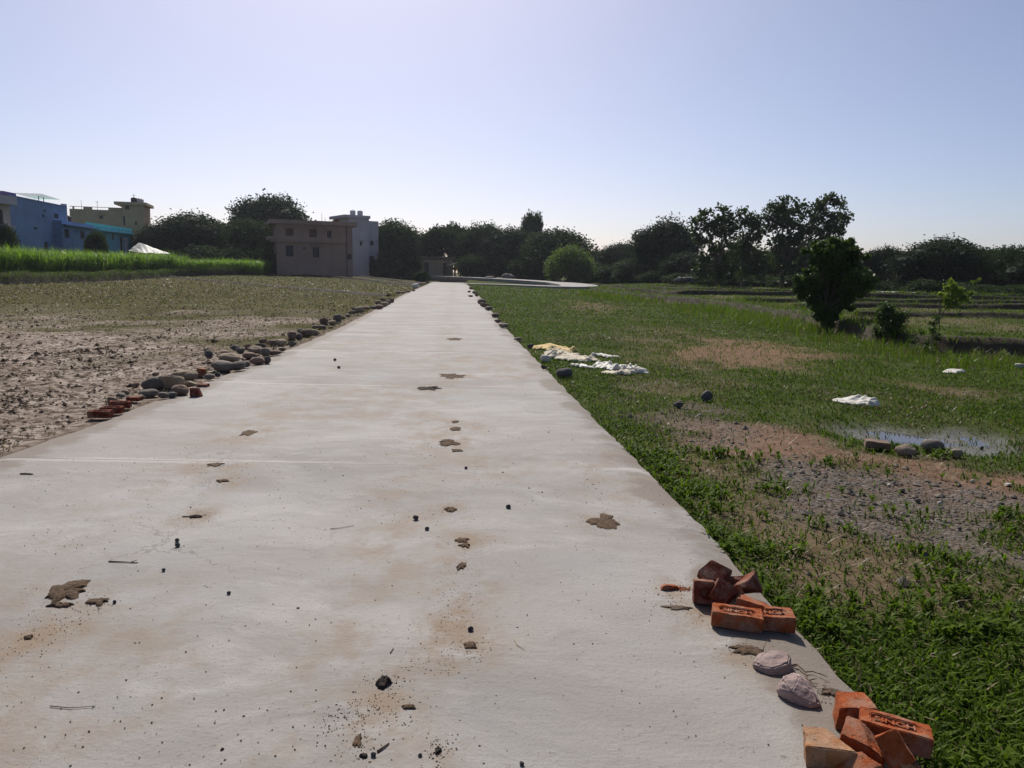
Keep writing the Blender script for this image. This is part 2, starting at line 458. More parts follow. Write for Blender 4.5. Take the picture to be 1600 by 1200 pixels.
TALL = [poly_px(p) for p in (       # taller grass by the field bank
    [(1040, 478), (1180, 482), (1270, 500), (1370, 520), (1500, 555), (1600, 560), (1600, 590), (1450, 575), (1300, 535), (1180, 515), (1060, 492)],
    [(900, 455), (980, 462), (1060, 478), (960, 472), (900, 462)],
)]

def masks(x, y):
    x = np.asarray(x, float); y = np.asarray(y, float)
    n1 = fbm(x * 1.3, y * 1.3, 4, 3) - 0.5
    n2 = fbm(x * 0.35, y * 0.35, 4, 5)
    n3 = fbm(x * 3.1, y * 3.1, 3, 9) - 0.5
    right = sm(-0.2, 0.1, x - redge(y))
    left = sm(-0.1, 0.25, ledge(y) - x)
    bare = np.zeros(x.shape); red = np.zeros(x.shape); gr = np.zeros(x.shape)
    for p, r, st in zip(DIRT, DIRT_RED, (1.0, .8, .85, .5, .55, .65, .65)):
        w = 0.12 + 0.02 * np.abs(y)
        m = sm(-2.2 * w, 1.6 * w, poly_sd(p, x, y) + n1 * (1.1 + 0.08 * y) + n3 * (0.8 + 0.04 * y)) * st
        bare = np.maximum(bare, m); red = np.maximum(red, m * r)
    for p in GRAVEL:
        m = sm(-0.3, 0.3, poly_sd(p, x, y) + n1 * 1.2 + n3 * 0.7)
        gr = np.maximum(gr, m * (0.65 if p is GRAVEL[1] else 1)); bare = np.maximum(bare, m * (0.8 if p is GRAVEL[1] else 1))
    wet = np.zeros(x.shape)
    for p in PUDDLE: wet = np.maximum(wet, sm(-0.35, 0.05, poly_sd(p, x, y) + n3 * 0.25))
    # worn spots in the grass
    bare = np.maximum(bare, sm(0.66, 0.80, n2) * 0.5 * sm(4, 7, y))
    fieldR = sm(-0.2, 0.5, x - bankx(y)) * sm(14, 17, y) * sm(0, 1, x)
    bare = np.maximum(bare, fieldR * sm(0.46, 0.62, n2) * 0.6)
    grass = right * (1 - bare)
    stub = left * np.clip(sm(15, 33, y + 24 * (n2 - 0.5) + 9 * n1) + 0.45 * sm(0.55, 0.7, n2), 0, 1)
    plateau = sm(-43.5, -44.5, x) * left
    verge = left * sm(0.9, 0.0, ledge(y) - x + n1 * 0.8) * 0.45
    farleft = left * sm(70, 95, y) * (1 - 0.3 * n2)
    silt = left * (1 - plateau) * (1 - 0.75 * farleft) * sm(-42.8, -42.0, x)
    grass = np.maximum(grass, np.maximum(plateau * 0.8, farleft * 0.85))
    return dict(grass=grass, gravel=gr * right, red=red * right, bare=bare, silt=silt, stub=np.clip(stub, 0, 1), wet=wet * right, verge=verge, fieldR=fieldR, right=right, left=left, n2=n2)

def hgt(x, y, fine=True):
    x = np.asarray(x, float); y = np.asarray(y, float)
    xr, xl = redge(y), ledge(y)
    right = -0.06 - 0.05 * sm(0.0, 2.5, x - xr)
    right = right + 0.10 * (fbm(x * 0.4, y * 0.4, 3, 21) - 0.5) * sm(0.2, 2, x - xr)
    right = right + 0.03 * (fbm(x * 4, y * 4, 3, 22) - 0.5)
    f = sm(-0.12, 0.12, x - bankx(y)) * sm(14, 16, y)
    right = right + 0.34 * f + 0.25 * f * sm(22, 34, y) * sm(1, 6, x - bankx(y)) * 0.6
    right = right + 0.35 * sm(60, 110, y) * sm(17, 26, x - xr) + 0.5 * sm(112, 140, y)
    for p in PUDDLE: right = right - 0.075 * sm(-0.45, 0.15, poly_sd(p, x, y) + 0.35 * (fbm(x * 3, y * 3, 3, 8) - 0.5)) * (y < 14)
    left = -0.025 - 0.05 * sm(0, 2.0, xl - x)
    left = left + 0.06 * (fbm(x * 0.5, y * 0.5, 3, 31) - 0.5) * sm(0.1, 1.5, xl - x)
    clods = fbm(x * 6.0, y * 6.0, 3, 33)
    left = left + 0.07 * sm(0.5, 0.8, clods) * sm(0.25, 1.0, xl - x) * (np.abs(y) < 45)
    left = left + 0.55 * sm(-42.7, -43.6, x) * sm(20, 50, y) + 0.62 * sm(78, 118, y) * sm(-12, -32, x)
    left = left + 0.25 * sm(60, 110, y) * sm(2, 10, xl - x)
    mid = -0.2
    z = np.where(x > xr - 0.08, right, np.where(x < xl + 0.10, left, mid))
    far = sm(300, 600, np.hypot(x, y))
    z = z * (1 - far)
    beyond = sm(104, 108, y) * sm(125, 112, y) * 0
    return z + beyond

def hz(x, y): return float(hgt(np.array([x]), np.array([y]))[0])

def axis(lo, hi, a, b):
    out = [0.0]
    while out[-1] < hi: out.append(out[-1] + a + b * out[-1])
    neg = [0.0]
    while neg[-1] > lo: neg.append(neg[-1] - a + b * neg[-1])
    return np.array(neg[:0:-1] + out)

XS = axis(-2500, 2500, 0.13, 0.026)
YS = np.concatenate([np.arange(-6, 0, 0.25), axis(0, 3500, 0.08, 0.0145)])
XS = np.unique(np.concatenate([XS, np.arange(-44.2, -42.0, 0.3)]))
gx, gy = np.meshgrid(XS, YS)
fx, fy = gx.ravel(), gy.ravel()
fz = hgt(fx, fy)
mk = masks(fx, fy)
nx, ny = len(XS), len(YS)
ii = (np.arange(ny - 1)[:, None] * nx + np.arange(nx - 1)[None, :]).ravel()
quads = np.column_stack([ii, ii + 1, ii + nx + 1, ii + nx])
me = mesh_np('ground', np.column_stack([fx, fy, fz]), quads, (M['ground'],), True,
             {'cover': np.column_stack([np.clip(mk['grass'], 0, 1), mk['gravel'], np.clip(mk['red'], 0, 1)]),
              'field': np.column_stack([mk['silt'], mk['stub'], mk['wet']])})
tag(link('ground', me), 'grassy verge on the right and pale tilled field on the left of the road', 'ground', kind='structure')

# ------------------------------------------------------------------ concrete road
DUNG_AT = [(np.array(G(a, b)), c) for a, b, c in ((104, 928, .22), (150, 945, .16), (945, 815, .22), (670, 607, .45), (708, 588, .6), (700, 692, .4), (712, 665, .35), (703, 797, .2), (724, 848, .22), (720, 886, .2),
           (720, 930, .2), (700, 975, .22), (734, 1010, .16), (680, 1030, .2), (600, 1068, .12), (347, 752, .25), (388, 677, .4), (336, 726, .3), (304, 808, .18), (620, 1108, .16), (570, 1115, .16), (530, 1122, .14), (562, 1165, .13), (685, 1174, .1), (1060, 940, .25), (1100, 960, .25), (1168, 1016, .18), (40, 1000, .3), (90, 980, .25), (1280, 1080, .12))]
def slab(y0, y1, idx, tilt):
    res = 0.11 if y0 < 9 else (0.2 if y0 < 25 else 0.5)
    nyy = max(6, int((y1 - y0) / res)); nxx = max(14, int(5.7 / (res * 1.2)))
    u = np.linspace(0, 1, nxx + 1); u = 0.5 - 0.5 * np.cos(np.pi * u) * (0.35 + 0.65 * np.abs(np.cos(np.pi * u)) ** 0.2) if False else u
    yy = np.linspace(y0, y1, nyy + 1)
    U, Yg = np.meshgrid(u, yy)
    xl = ledge(Yg) + 0.10 * (fbm(Yg * 1.6, Yg * 0 + 3, 4, 41) - 0.5)
    xr = redge(Yg) + 0.07 * (fbm(Yg * 3.3, Yg * 0 + 9, 5, 43) - 0.5)
    X = xl + (xr - xl) * U
    Yj = Yg + 0.0 * (fbm(X * 1.1, Yg * 0 + idx, 3, 47) - 0.5) * (np.abs((Yg - y0) / (y1 - y0) - 0.5) > 0.49)
    Z = 0.004 * (fbm(X * 0.8, Yg * 0.8, 3, 45) - 0.5) + tilt * (U - 0.5)
    ed = np.minimum(X - xl, xr - X) + 0.03 * (fbm(X * 9, Yg * 9, 3, 57) - .5)
    Z = Z - 0.022 * np.exp(-np.clip(ed, 0, 9) / 0.05) - 0.02 * sm(0.16, 0, xr - X) * fbm(X * 7, Yg * 7, 3, 49)
    V = np.column_stack([X.ravel(), Yj.ravel(), Z.ravel()])
    n0 = nxx + 1
    i = (np.arange(nyy)[:, None] * n0 + np.arange(nxx)[None, :]).ravel()
    Q = [np.column_stack([i, i + 1, i + n0 + 1, i + n0])]
    # skirts
    rim = list(range(n0)) + [r * n0 + nxx for r in range(1, nyy + 1)] + [nyy * n0 + c for c in range(nxx - 1, -1, -1)] + [r * n0 for r in range(nyy - 1, 0, -1)]
    base = len(V)
    low = V[rim].copy(); low[:, 2] = -0.17
    m = len(rim)
    V = np.concatenate([V, V[rim], low])
    Q.append(np.array([(base + k, base + m + k, base + m + (k + 1) % m, base + (k + 1) % m) for k in range(m)]))
    x, y = V[:, 0], V[:, 1]
    ctr = (redge(y) * 0.62 + ledge(y) * 0.38)
    track = np.exp(-((x - ctr - 0.1) / 0.30) ** 2) * 0.8
    track = np.maximum(track, np.exp(-((x - (ledge(y) + 1.6)) / 0.35) ** 2) * 0.55)
    track = np.maximum(track, sm(0.55, 0.7, fbm(x * 0.5, y * 0.35, 3, 51)) * 0.7)
    for (a_, b_), r_ in DUNG_AT: track = np.maximum(track, 1.25 * np.exp(-((x - a_) ** 2 + ((y - b_) / 1.3) ** 2) / r_ ** 2))
    er = sm(0.65, 0.05, redge(y) - x) * (0.55 + 0.45 * sm(0.4, 0.6, fbm(x * 0.9, y * 0.9, 3, 53)))
    el = sm(0.75, 0.0, x - ledge(y))
    soil = np.column_stack([np.clip(track, 0, 1.3), np.clip(np.maximum(er, el * 0.8), 0, 1), np.exp(-np.minimum(y - y0, y1 - y) / 0.12) * (0.1 + 0.9 * sm(.35, .6, fbm(x * .7, x * 0 + idx, 3, 59)))])
    return mesh_np('slab', V, Q, (M['concrete'],), True, {'soil': soil})

yy = np.linspace(-7, 122, 120)
rb = []
for y in yy: rb += [(ledge(y) + 0.25, y, -0.014), (redge(y) - 0.3, y, -0.014)]
rb = np.array(rb, float)
rq = np.array([(2 * k, 2 * k + 1, 2 * k + 3, 2 * k + 2) for k in range(len(yy) - 1)])
rb[:, 2] = -0.012
road = tag(link('road', mesh_np('road', rb, rq, (M['mortar'],))), 'straight pale concrete road running away to the trees', 'road', kind='structure')
JOINTS = [-7, -2.6, 1.85, 6.25, 10.75, 15.3, 19.6, 24.0, 28.4, 32.8, 37.2, 41.6, 46, 50.4, 54.8, 59.2, 63.6, 68, 72.4, 76.8, 81.2, 85.6, 90, 94.4, 98.8, 103.2, 108, 114, 120]
for k in range(len(JOINTS) - 1):
    g = 0.0025
    link('slab', slab(JOINTS[k] + g, JOINTS[k + 1] - g, k * 3.7, random.uniform(-0.002, 0.002)), road)

# the road's far bend: turns right, then swings back behind the field
def ribbon_road(name, pts, widths, zs, label):
    pts = np.array(pts, float); t = np.arange(len(pts)); tt = np.linspace(0, len(pts) - 1, 90)
    def cr(a):                           # smooth interpolation
        out = np.empty(len(tt))
        for j, s in enumerate(tt):
            i = min(int(s), len(pts) - 2); f = s - i
            p0, p1, p2, p3 = a[max(i - 1, 0)], a[i], a[i + 1], a[min(i + 2, len(a) - 1)]
            out[j] = 0.5 * (2 * p1 + (p2 - p0) * f + (2 * p0 - 5 * p1 + 4 * p2 - p3) * f * f + (3 * p1 - p0 - 3 * p2 + p3) * f ** 3)
        return out
    x, y, w, z = cr(pts[:, 0]), cr(pts[:, 1]), cr(np.array(widths, float)), cr(np.array(zs, float))
    dx, dy = np.gradient(x), np.gradient(y); l = np.hypot(dx, dy); nxv, nyv = -dy / l, dx / l
    rows = []
    for s, dz in ((1, -0.9), (1, 0), (-1, 0), (-1, -0.9)):
        rows.append(np.column_stack([x + s * nxv * w / 2, y + s * nyv * w / 2, z + dz]))
    V = np.concatenate(rows); n = len(x)
    Q = [(a * n + i, a * n + i + 1, (a + 1) * n + i + 1, (a + 1) * n + i) for a in range(3) for i in range(n - 1)]
    soil = np.zeros((len(V), 3)); soil[:n, 1] = 1; soil[3 * n:, 1] = 1
    me = mesh_np(name, V, np.array(Q), (M['concrete'],), False, {'soil': soil})
    return tag(link(name, me), label, 'road', kind='structure')
ribbon_road('road_bend', [(-9.8, 113.5), (-6.0, 112), (-0.5, 104.5), (3.6, 97), (6.2, 92.5), (8.2, 97), (8.0, 106), (5.5, 116), (-3, 130), (-16, 143), (-34, 152)],
            [5.2, 5.0, 4.2, 3.8, 3.8, 4.6, 5.0, 4, 3.5, 3, 3], [-0.02, 0.02, 0.10, 0.14, 0.16, 0.22, 0.32, 0.45, 0.7, 0.9, 1.0],
            'far end of the concrete road swinging right and back in front of the trees')

# ------------------------------------------------------------------ field banks
def bank_ribbon(name, pts, h, w, label, seed, m='bank', grassy=True):
    pts = np.array(pts, float)
    seg = np.hypot(*np.diff(pts, axis=0).T); s = np.concatenate([[0], np.cumsum(seg)])
    L = s[-1]; n = int(L / 0.35) + 2
    t = np.linspace(0, L, n)
    x, y = np.interp(t, s, pts[:, 0]), np.interp(t, s, pts[:, 1])
    x = x + 0.35 * (fbm(t * 0.25, t * 0, 3, seed) - 0.5); y = y + 0.35 * (fbm(t * 0.25, t * 0 + 5, 3, seed) - 0.5)
    dx, dy = np.gradient(x), np.gradient(y); l = np.hypot(dx, dy) + 1e-9
    nxv, nyv = -dy / l, dx / l
    prof = [(-1.0, -0.15), (-0.7, 0.05), (-0.45, 0.55), (-0.2, 0.9), (0.1, 1.0), (0.5, 0.8), (1.0, -0.15)]
    rows = []
    for k, (o, z) in enumerate(prof):
        j = 1.8 * (fbm(t * 1.3 + k * 9, t * 0 + k, 3, seed + k) - 0.5)
        px_, py_ = x + nxv * (o * w + 0.25 * w * j), y + nyv * (o * w + 0.25 * w * j)
        zz = z * h * (0.75 + 0.5 * fbm(t * 0.4, t * 0 + 2, 3, seed + 90))
        g = hgt(x - nxv * w * 1.2, y - nyv * w * 1.2)
        rows.append(np.column_stack([px_, py_, g + zz + 0.12 * h * j]))
    V = np.concatenate(rows)
    Q = [(a * n + i, a * n + i + 1, (a + 1) * n + i + 1, (a + 1) * n + i) for a in range(len(prof) - 1) for i in range(n - 1)]
    me = mesh_np(name, V, np.array(Q), (M[m],), True)
    return tag(link(name, me), label, 'earth bank', kind='structure'), (x, y, rows[4][:, 2])

BANKS = []
BANKS.append(bank_ribbon('field_bank', [(-42.6, 30), (-42.6, 52), (-42.8, 75), (-43, 97), (-36, 112), (-28, 118)], 0.95, 0.8, 'dark earth bank below the green crop on the left', 3))
BANKS.append(bank_ribbon('field_bank', [(-43, 96), (-28, 80), (-17, 64), (-8.2, 51)], 0.16, 0.3, 'low dark bund slanting across the tilled left field', 5))
BANKS.append(bank_ribbon('field_bank', [(-30, 110), (-20, 104), (-11.5, 92)], 0.22, 0.4, 'far low bund left of the road before the beige house', 6))
BANKS.append(bank_ribbon('field_bank', [(-24, 120), (-16, 113), (-12, 104)], 0.22, 0.4, 'farthest low bund left of the road end', 7))
BANKS.append(bank_ribbon('field_bank', [(26, 12), (17, 15.6), (14.2, 16.8), (12.3, 17.6), (10.6, 18.8), (10.1, 21), (10.7, 25), (11.4, 30), (12, 36), (12, 42), (10.6, 50), (9, 60), (8, 80)][::-1], 0.42, 0.38, 'dark cut bank along the edge of the raised right field', 9))
for k, (pts, h, lab) in enumerate([
        ([(40, 26), (24, 27), (13, 29)], 0.2, 'nearest bund across the right hand fields'),
        ([(44, 33), (28, 33.5), (13, 36)], 0.24, 'second bund across the right hand fields'),
        ([(48, 41), (30, 41), (13, 43)], 0.26, 'third bund across the right hand fields'),
        ([(40, 50), (24, 51), (12, 56), (9.5, 64)], 0.34, 'thick dark bund in front of the broad leaved trees'),
        ([(42, 56), (26, 57), (15, 63), (10.5, 74)], 0.34, 'dark bund just before the treeline on the right'),
        ([(22, 72), (15, 78), (11, 88)], 0.3, 'far bund below the dome shaped tree on the right')]):
    BANKS.append(bank_ribbon('field_bank', pts[::-1], h, 0.34, lab, 12 + k))

# ------------------------------------------------------------------ puddles
for p, lab in zip(PUDDLE, ('long bright puddle left of the round boulder', 'broken weedy puddle right of the round boulder')):
    c = p.mean(0); q = c + (p - c) * 1.5
    lvl = float(np.mean(hgt(p[:, 0], p[:, 1]))) - 0.004
    bm = bmesh.new(); bm.faces.new([bm.verts.new((x, y, lvl)) for x, y in q])
    tag(link('puddle', bm_mesh('puddle', bm, (M['water'],))), lab, 'puddle', kind='structure')

# ------------------------------------------------------------------ blades and leaves
def blades(pos, az, L, w, t1, t2, tint):
    n = len(pos)
    hx, hy = np.cos(az), np.sin(az)
    sx, sy = -hy, hx
    up1, ho1 = np.cos(t1), np.sin(t1); up2, ho2 = np.cos(t2), np.sin(t2)
    mid = pos + np.column_stack([hx * ho1, hy * ho1, up1]) * (L * 0.5)[:, None]
    tip = mid + np.column_stack([hx * ho2, hy * ho2, up2]) * (L * 0.5)[:, None]
    side = np.column_stack([sx, sy, np.zeros(n)]) * (w * 0.5)[:, None]
    V = np.stack([pos - side * 0.6, pos + side * 0.6, mid + side, mid - side, tip], 1).reshape(-1, 3)
    b = np.arange(n)[:, None] * 5
    return V, b + np.array([[0, 1, 2, 3]]), b + np.array([[3, 2, 4]]), np.repeat(tint, 5)

def blade_mesh(name, lst, m):
    Vs, Qs, Ts, A, off = [], [], [], [], 0
    for V, Q, T, a in lst:
        Vs.append(V); Qs.append(Q + off); Ts.append(T + off); A.append(a); off += len(V)
    return mesh_np(name, np.concatenate(Vs), [np.concatenate(Qs), np.concatenate(Ts)], (m,), False, {'tint': np.concatenate(A)})

def scatter(y0, y1, dens, keep, xmax=lambda y: 0.72 * y + 1.2, xmin=None):
    xm = max(xmax(y1), xmax(y0)); xmn = -8 if xmin is None else xmin
    n = int(dens * (y1 - y0) * (xm - xmn))
    x = RNG.uniform(xmn, xm, n); y = RNG.uniform(y0, y1, n)
    k = (x < xmax(y)) & (x > (redge(y) + 0.0 if xmin is None else -1e9))
    x, y = x[k], y[k]
    k = RNG.random(len(x)) < keep(x, y)
    return x[k], y[k]

def U(a, b, n): return RNG.uniform(a, b, n)

# green cover of the right verge
gl, dl = [], []
def gkeep(x, y):
    m = masks(x, y)
    patch = sm(0.30, 0.55, fbm(x * 1.7, y * 1.7, 3, 61))
    edge = sm(1.3, 0.2, x - redge(y))
    return np.clip((m['grass'] * np.maximum(0.35 + 0.65 * patch, edge) + 0.03) * (1 - 0.9 * m['wet']) * (1 - 0.55 * m['fieldR']), 0, 1)
for y0, y1, dens, la, lb, wa, wb in ((1.6, 3.4, 5200, .03, .10, .006, .013), (3.4, 5.5, 3400, .03, .10, .007, .014), (5.5, 8.5, 1700, .035, .10, .008, .016),
                                     (8.5, 13, 900, .035, .09, .009, .016), (13, 20, 480, .04, .09, .012, .02), (20, 32, 210, .05, .10, .018, .03), (32, 60, 70, .06, .13, .03, .05), (60, 115, 14, .09, .18, .05, .09)):
    x, y = scatter(y0, y1, dens, gkeep)
    n = len(x); z = hgt(x, y)
    hgtn = 0.55 + 0.9 * fbm(x * 1.1, y * 1.1, 3, 67)
    dry = RNG.random(n) < 0.06 + 0.25 * sm(0.55, 0.7, fbm(x * 0.6, y * 0.6, 3, 69))
    L = U(la, lb, n) * hgtn
    B = dict(pos=np.column_stack([x, y, z - 0.005]), az=U(0, 6.283, n), L=L, w=U(wa, wb, n), t1=U(0.1, 0.8, n), t2=U(0.7, 1.75, n), tint=np.clip(U(0, 1, n) ** 1.3 * (0.5 + fbm(x * 0.5, y * 0.5, 3, 71)), 0, 1))
    for sel, lst in ((~dry, gl), (dry, dl)):
        lst.append(blades(**{k: v[sel] for k, v in B.items()}))
# leafy rosettes close to the slab
x, y = scatter(1.6, 7.5, 260, lambda x, y: gkeep(x, y) * sm(0.42, 0.6, fbm(x * 2.2, y * 2.2, 3, 73)) + 0.0)
x, y = np.repeat(x, 9), np.repeat(y, 9); n = len(x)
gl.append(blades(np.column_stack([x, y, hgt(x, y) + U(0.0, 0.05, n)]), U(0, 6.283, n), U(.045, .095, n), U(.012, .02, n), U(.3, 1.0, n), U(.9, 1.7, n), U(.4, 1, n)))
# straw lying in worn places
x, y = scatter(2.5, 12, 420, lambda x, y: np.clip(masks(x, y)['bare'] - masks(x, y)['gravel'], 0.02, 1) * sm(.4, .6, fbm(x * 1.6, y * 1.6, 3, 75)))
n = len(x)
dl.append(blades(np.column_stack([x, y, hgt(x, y) + 0.012]), U(0, 6.283, n), U(.04, .16, n), U(.003, .007, n), U(.9, 1.55, n), U(1.2, 1.75, n), U(.0, .9, n)))
# taller grass along the bank of the right hand field
for y0, y1, dens, lo, hi, w in ((12, 22, 190, .1, .34, .011), (22, 40, 85, .14, .42, .018), (40, 75, 32, .2, .5, .04)):
    x, y = scatter(y0, y1, dens, lambda x, y: np.clip(np.maximum.reduce([sm(-0.5, 0.6, poly_sd(p, x, y) + 2.4 * (fbm(x * .8, y * .8, 3, 77) - .5)) for p in TALL]), 0, 1) * sm(0.35, 0.6, fbm(x * 1.4, y * 1.4, 3, 79)))
    n = len(x)
    yel = RNG.random(n) < 0.15 + 0.6 * sm(9.5, 13, x) * (y < 24)
    B = dict(pos=np.column_stack([x, y, hgt(x, y)]), az=U(0, 6.283, n), L=U(lo, hi, n), w=U(w * .7, w * 1.4, n), t1=U(0.02, 0.3, n), t2=U(.2, 1.0, n), tint=U(.35, 1, n))
    gl.append(blades(**{k: v[~yel] for k, v in B.items()})); dl.append(blades(**{k: v[yel] for k, v in B.items()}))
# tufts on top of the banks
for kb, (o, (bx, by, bz)) in enumerate(BANKS):
    if kb in (1, 2, 3): continue
    r = 16 if by.mean() > 50 else 26
    if kb == 0: r = 60
    n = len(bx) * r
    i = RNG.integers(0, len(bx), n)
    pos = np.column_stack([bx[i] + U(-.45, .45, n), by[i] + U(-.3, .3, n), bz[i] - U(.0, .16, n)])
    if kb == 0: pos[:, 0] += .35; pos[:, 2] -= U(0, .8, n) ** 1.5
    s = 1 if by.mean() < 50 else 1.5
    gl.append(blades(pos, U(0, 6.283, n), U(.08, .26, n) * s, U(.012, .03, n) * s, U(.1, .6, n), U(.5, 1.5, n), U(.2, .9, n)))
tag(link('grass', blade_mesh('grass', gl, M['grass'])), 'green grass and low leafy weeds covering the right verge', 'grass', kind='stuff')

# stubble of the left field, seedlings at its edge
def lx(y): return ledge(y)
for y0, y1, dens, la, lb, w in ((5.5, 10, 150, .03, .09, .008), (10, 18, 75, .04, .11, .012), (18, 32, 45, .05, .13, .022), (32, 60, 22, .07, .16, .05), (60, 112, 7, .1, .24, .1)):
    n = int(dens * (y1 - y0) * (0.72 * y1))
    x = U(-0.72 * y1 - 1, -4, n); y = U(y0, y1, n)
    k = (x > -0.70 * y - 1) & (x < lx(y) - 0.03) & (x > -42.3)
    x, y = x[k], y[k]; m = masks(x, y)
    k = RNG.random(len(x)) < np.clip(0.12 + 0.8 * m['stub'] * sm(.3, .6, fbm(x * 1.5, y * 1.5, 3, 81)) + m['verge'], 0, 1)
    x, y = x[k], y[k]; n = len(x); m = masks(x, y)
    grn = RNG.random(n) < 0.12 + 0.18 * m['stub'] + m['verge'] * 0.8 + 0.3 * sm(70, 95, y)
    B = dict(pos=np.column_stack([x, y, hgt(x, y) - .004]), az=U(0, 6.283, n), L=U(la, lb, n), w=U(w * .6, w * 1.3, n), t1=U(.1, 1.0, n), t2=U(.6, 1.7, n), tint=U(0, .9, n))
    dl.append(blades(**{k_: v[~grn] for k_, v in B.items()}))
    if y0 == 5.5: sl = []
    sl.append(blades(**{k_: v[grn] for k_, v in B.items()}))
tag(link('field_seedlings', blade_mesh('field_seedlings', sl, M['weed'])), 'thin green weeds scattered over the tilled left field', 'grass', kind='stuff')
tag(link('dry_grass', blade_mesh('dry_grass', dl, M['grass_dry'])), 'dry straw and withered grass among the green and on the left field', 'grass', kind='stuff')

# crumbly clods of the left field and stones of the gravel patch
def lumps(name, x, y, z, s, m, label, cat):
    n = len(x)
    base = np.array([(1, 0, 0), (0, 1, 0), (-1, 0, 0), (0, -1, 0), (0, 0, 1), (0, 0, -1), (.7, .7, .1), (-.7, .7, 0), (-.7, -.7, .1), (.7, -.7, 0)], float)
    F = np.array([(0, 6, 4), (6, 1, 4), (1, 7, 4), (7, 2, 4), (2, 8, 4), (8, 3, 4), (3, 9, 4), (9, 0, 4), (6, 0, 5), (1, 6, 5), (7, 1, 5), (2, 7, 5), (8, 2, 5), (3, 8, 5), (9, 3, 5), (0, 9, 5)])
    V = base[None] * RNG.uniform(0.55, 1.3, (n, 10, 1))
    V = V * np.stack([s * U(.7, 1.4, n), s * U(.7, 1.4, n), s * U(.45, .9, n)], 1)[:, None, :]
    a = U(0, 6.283, n); c, sn = np.cos(a)[:, None], np.sin(a)[:, None]
    X = V[:, :, 0] * c - V[:, :, 1] * sn; Y = V[:, :, 0] * sn + V[:, :, 1] * c
    V = np.stack([X + x[:, None], Y + y[:, None], V[:, :, 2] + z[:, None]], 2).reshape(-1, 3)
    return tag(link(name, mesh_np(name, V, (np.arange(n)[:, None, None] * 10 + F[None]).reshape(-1, 3), (m,))), label, cat, kind='stuff')

cx, cy = [], []
for y0, y1, dens in ((5.5, 10, 210), (10, 18, 105), (18, 32, 36), (32, 55, 8)):
    n = int(dens * (y1 - y0) * (0.72 * y1)); x = U(-0.72 * y1 - 1, -4, n); y = U(y0, y1, n)
    k = (x > -0.70 * y - 1) & (x < lx(y) - 0.25) & (x > -42) & (RNG.random(n) < 0.15 + 0.85 * sm(.45, .65, fbm(x * 1.9, y * 1.9, 3, 83)))
    cx.append(x[k]); cy.append(y[k])
cx, cy = np.concatenate(cx), np.concatenate(cy)
s = U(0.005, 0.021, len(cx)) * (1 + 1.0 * (RNG.random(len(cx)) < .10)) * (0.9 + cy * 0.025)
lumps('field_clods', cx, cy, hgt(cx, cy) + s * .3, s, M['clod'], 'brown crumbly clods strewn over the tilled left field', 'clods')
x, y = scatter(3.5, 13, 420, lambda x, y: np.clip(masks(x, y)['gravel'] * 0.8 + 0.05 * masks(x, y)['bare'], 0, 1))
s = U(.004, .015, len(x)) * (1 + 1.5 * (RNG.random(len(x)) < .05))
lumps('gravel', x, y, hgt(x, y) + s * .3, s, M['stone_grey'], 'grey gravel scattered over the bare track on the right', 'gravel')
# grit and crumbs on the concrete
n = 4200
y = 2.0 + 9 * U(0, 1, n) ** 1.6; x = ledge(y) + 0.1 + (redge(y) - ledge(y) - 0.2) * U(0, 1, n)
k = RNG.random(n) < 0.25 + 0.75 * sm(.45, .62, fbm(x * 0.9, y * 0.9, 3, 85)); x, y = x[k], y[k]
s = U(.0012, .0042, len(x)) * (1 + 1.1 * (RNG.random(len(x)) < .03))
lumps('road_grit', x, y, np.full(len(x), .002), s, M['dung_dark'], 'dark grit and crumbs strewn over the concrete road', 'grit')

# the green crop on the raised left field
cl = []
for x0, x1, y0, y1, d in ((-47, -43.4, 40, 112, 17), (-52, -47, 48, 112, 6), (-42, -35, 107, 114, 14)):
    n = int(d * (x1 - x0) * (y1 - y0)); px_, py_ = U(x0, x1, n), U(y0, y1, n)
    px_ = px_ + np.clip(py_ - 97, 0, 15) * 0.5 * (x0 == -47)
    k = (px_ > -0.72 * py_ - 3); px_, py_ = px_[k], py_[k]; n = len(px_)
    r = 12; i = np.repeat(np.arange(n), r); N = n * r
    H = (np.interp(py_, [60, 110], [2.6, 1.9]) + 0.5 * fbm(px_ * .3, py_ * .3, 3, 91))[i]
    lvl = U(0.0, 1.0, N)
    pos = np.column_stack([px_[i] + U(-.06, .06, N), py_[i] + U(-.06, .06, N), hgt(px_, py_)[i] + lvl * H * 0.55])
    cl.append(blades(pos, U(0, 6.283, N), H * U(.4, .75, N), U(.035, .07, N), U(.08, .5, N), U(.5, 1.9, N), np.clip(U(0, 1, N) * (.4 + .8 * lvl), 0, 1)))
tag(link('crop', blade_mesh('crop', cl, M['crop'])), 'tall bright green crop standing on the raised left field', 'crop', kind='stuff')
# plain grass strip in front of the beige house
# ------------------------------------------------------------------ trees
def leaf_cards(P0, Nrm, size, tint, asp=0.45):
    n = len(P0)
    d = RNG.normal(size=(n, 3)); d = d + Nrm * 0.6; d[:, 2] -= 0.25
    d /= np.linalg.norm(d, axis=1)[:, None] + 1e-9
    r = RNG.normal(size=(n, 3)); s = np.cross(d, r); s /= np.linalg.norm(s, axis=1)[:, None] + 1e-9
    up = np.cross(s, d)
    L = size[:, None]
    V = np.stack([P0 - d * L * .5, P0 + s * L * asp * .5 + up * L * .06, P0 + d * L * .5, P0 - s * L * asp * .5 + up * L * .06], 1).reshape(-1, 3)
    F = np.arange(n)[:, None] * 4 + np.array([[0, 1, 2, 3]])
    return V, F, np.repeat(tint, 4)

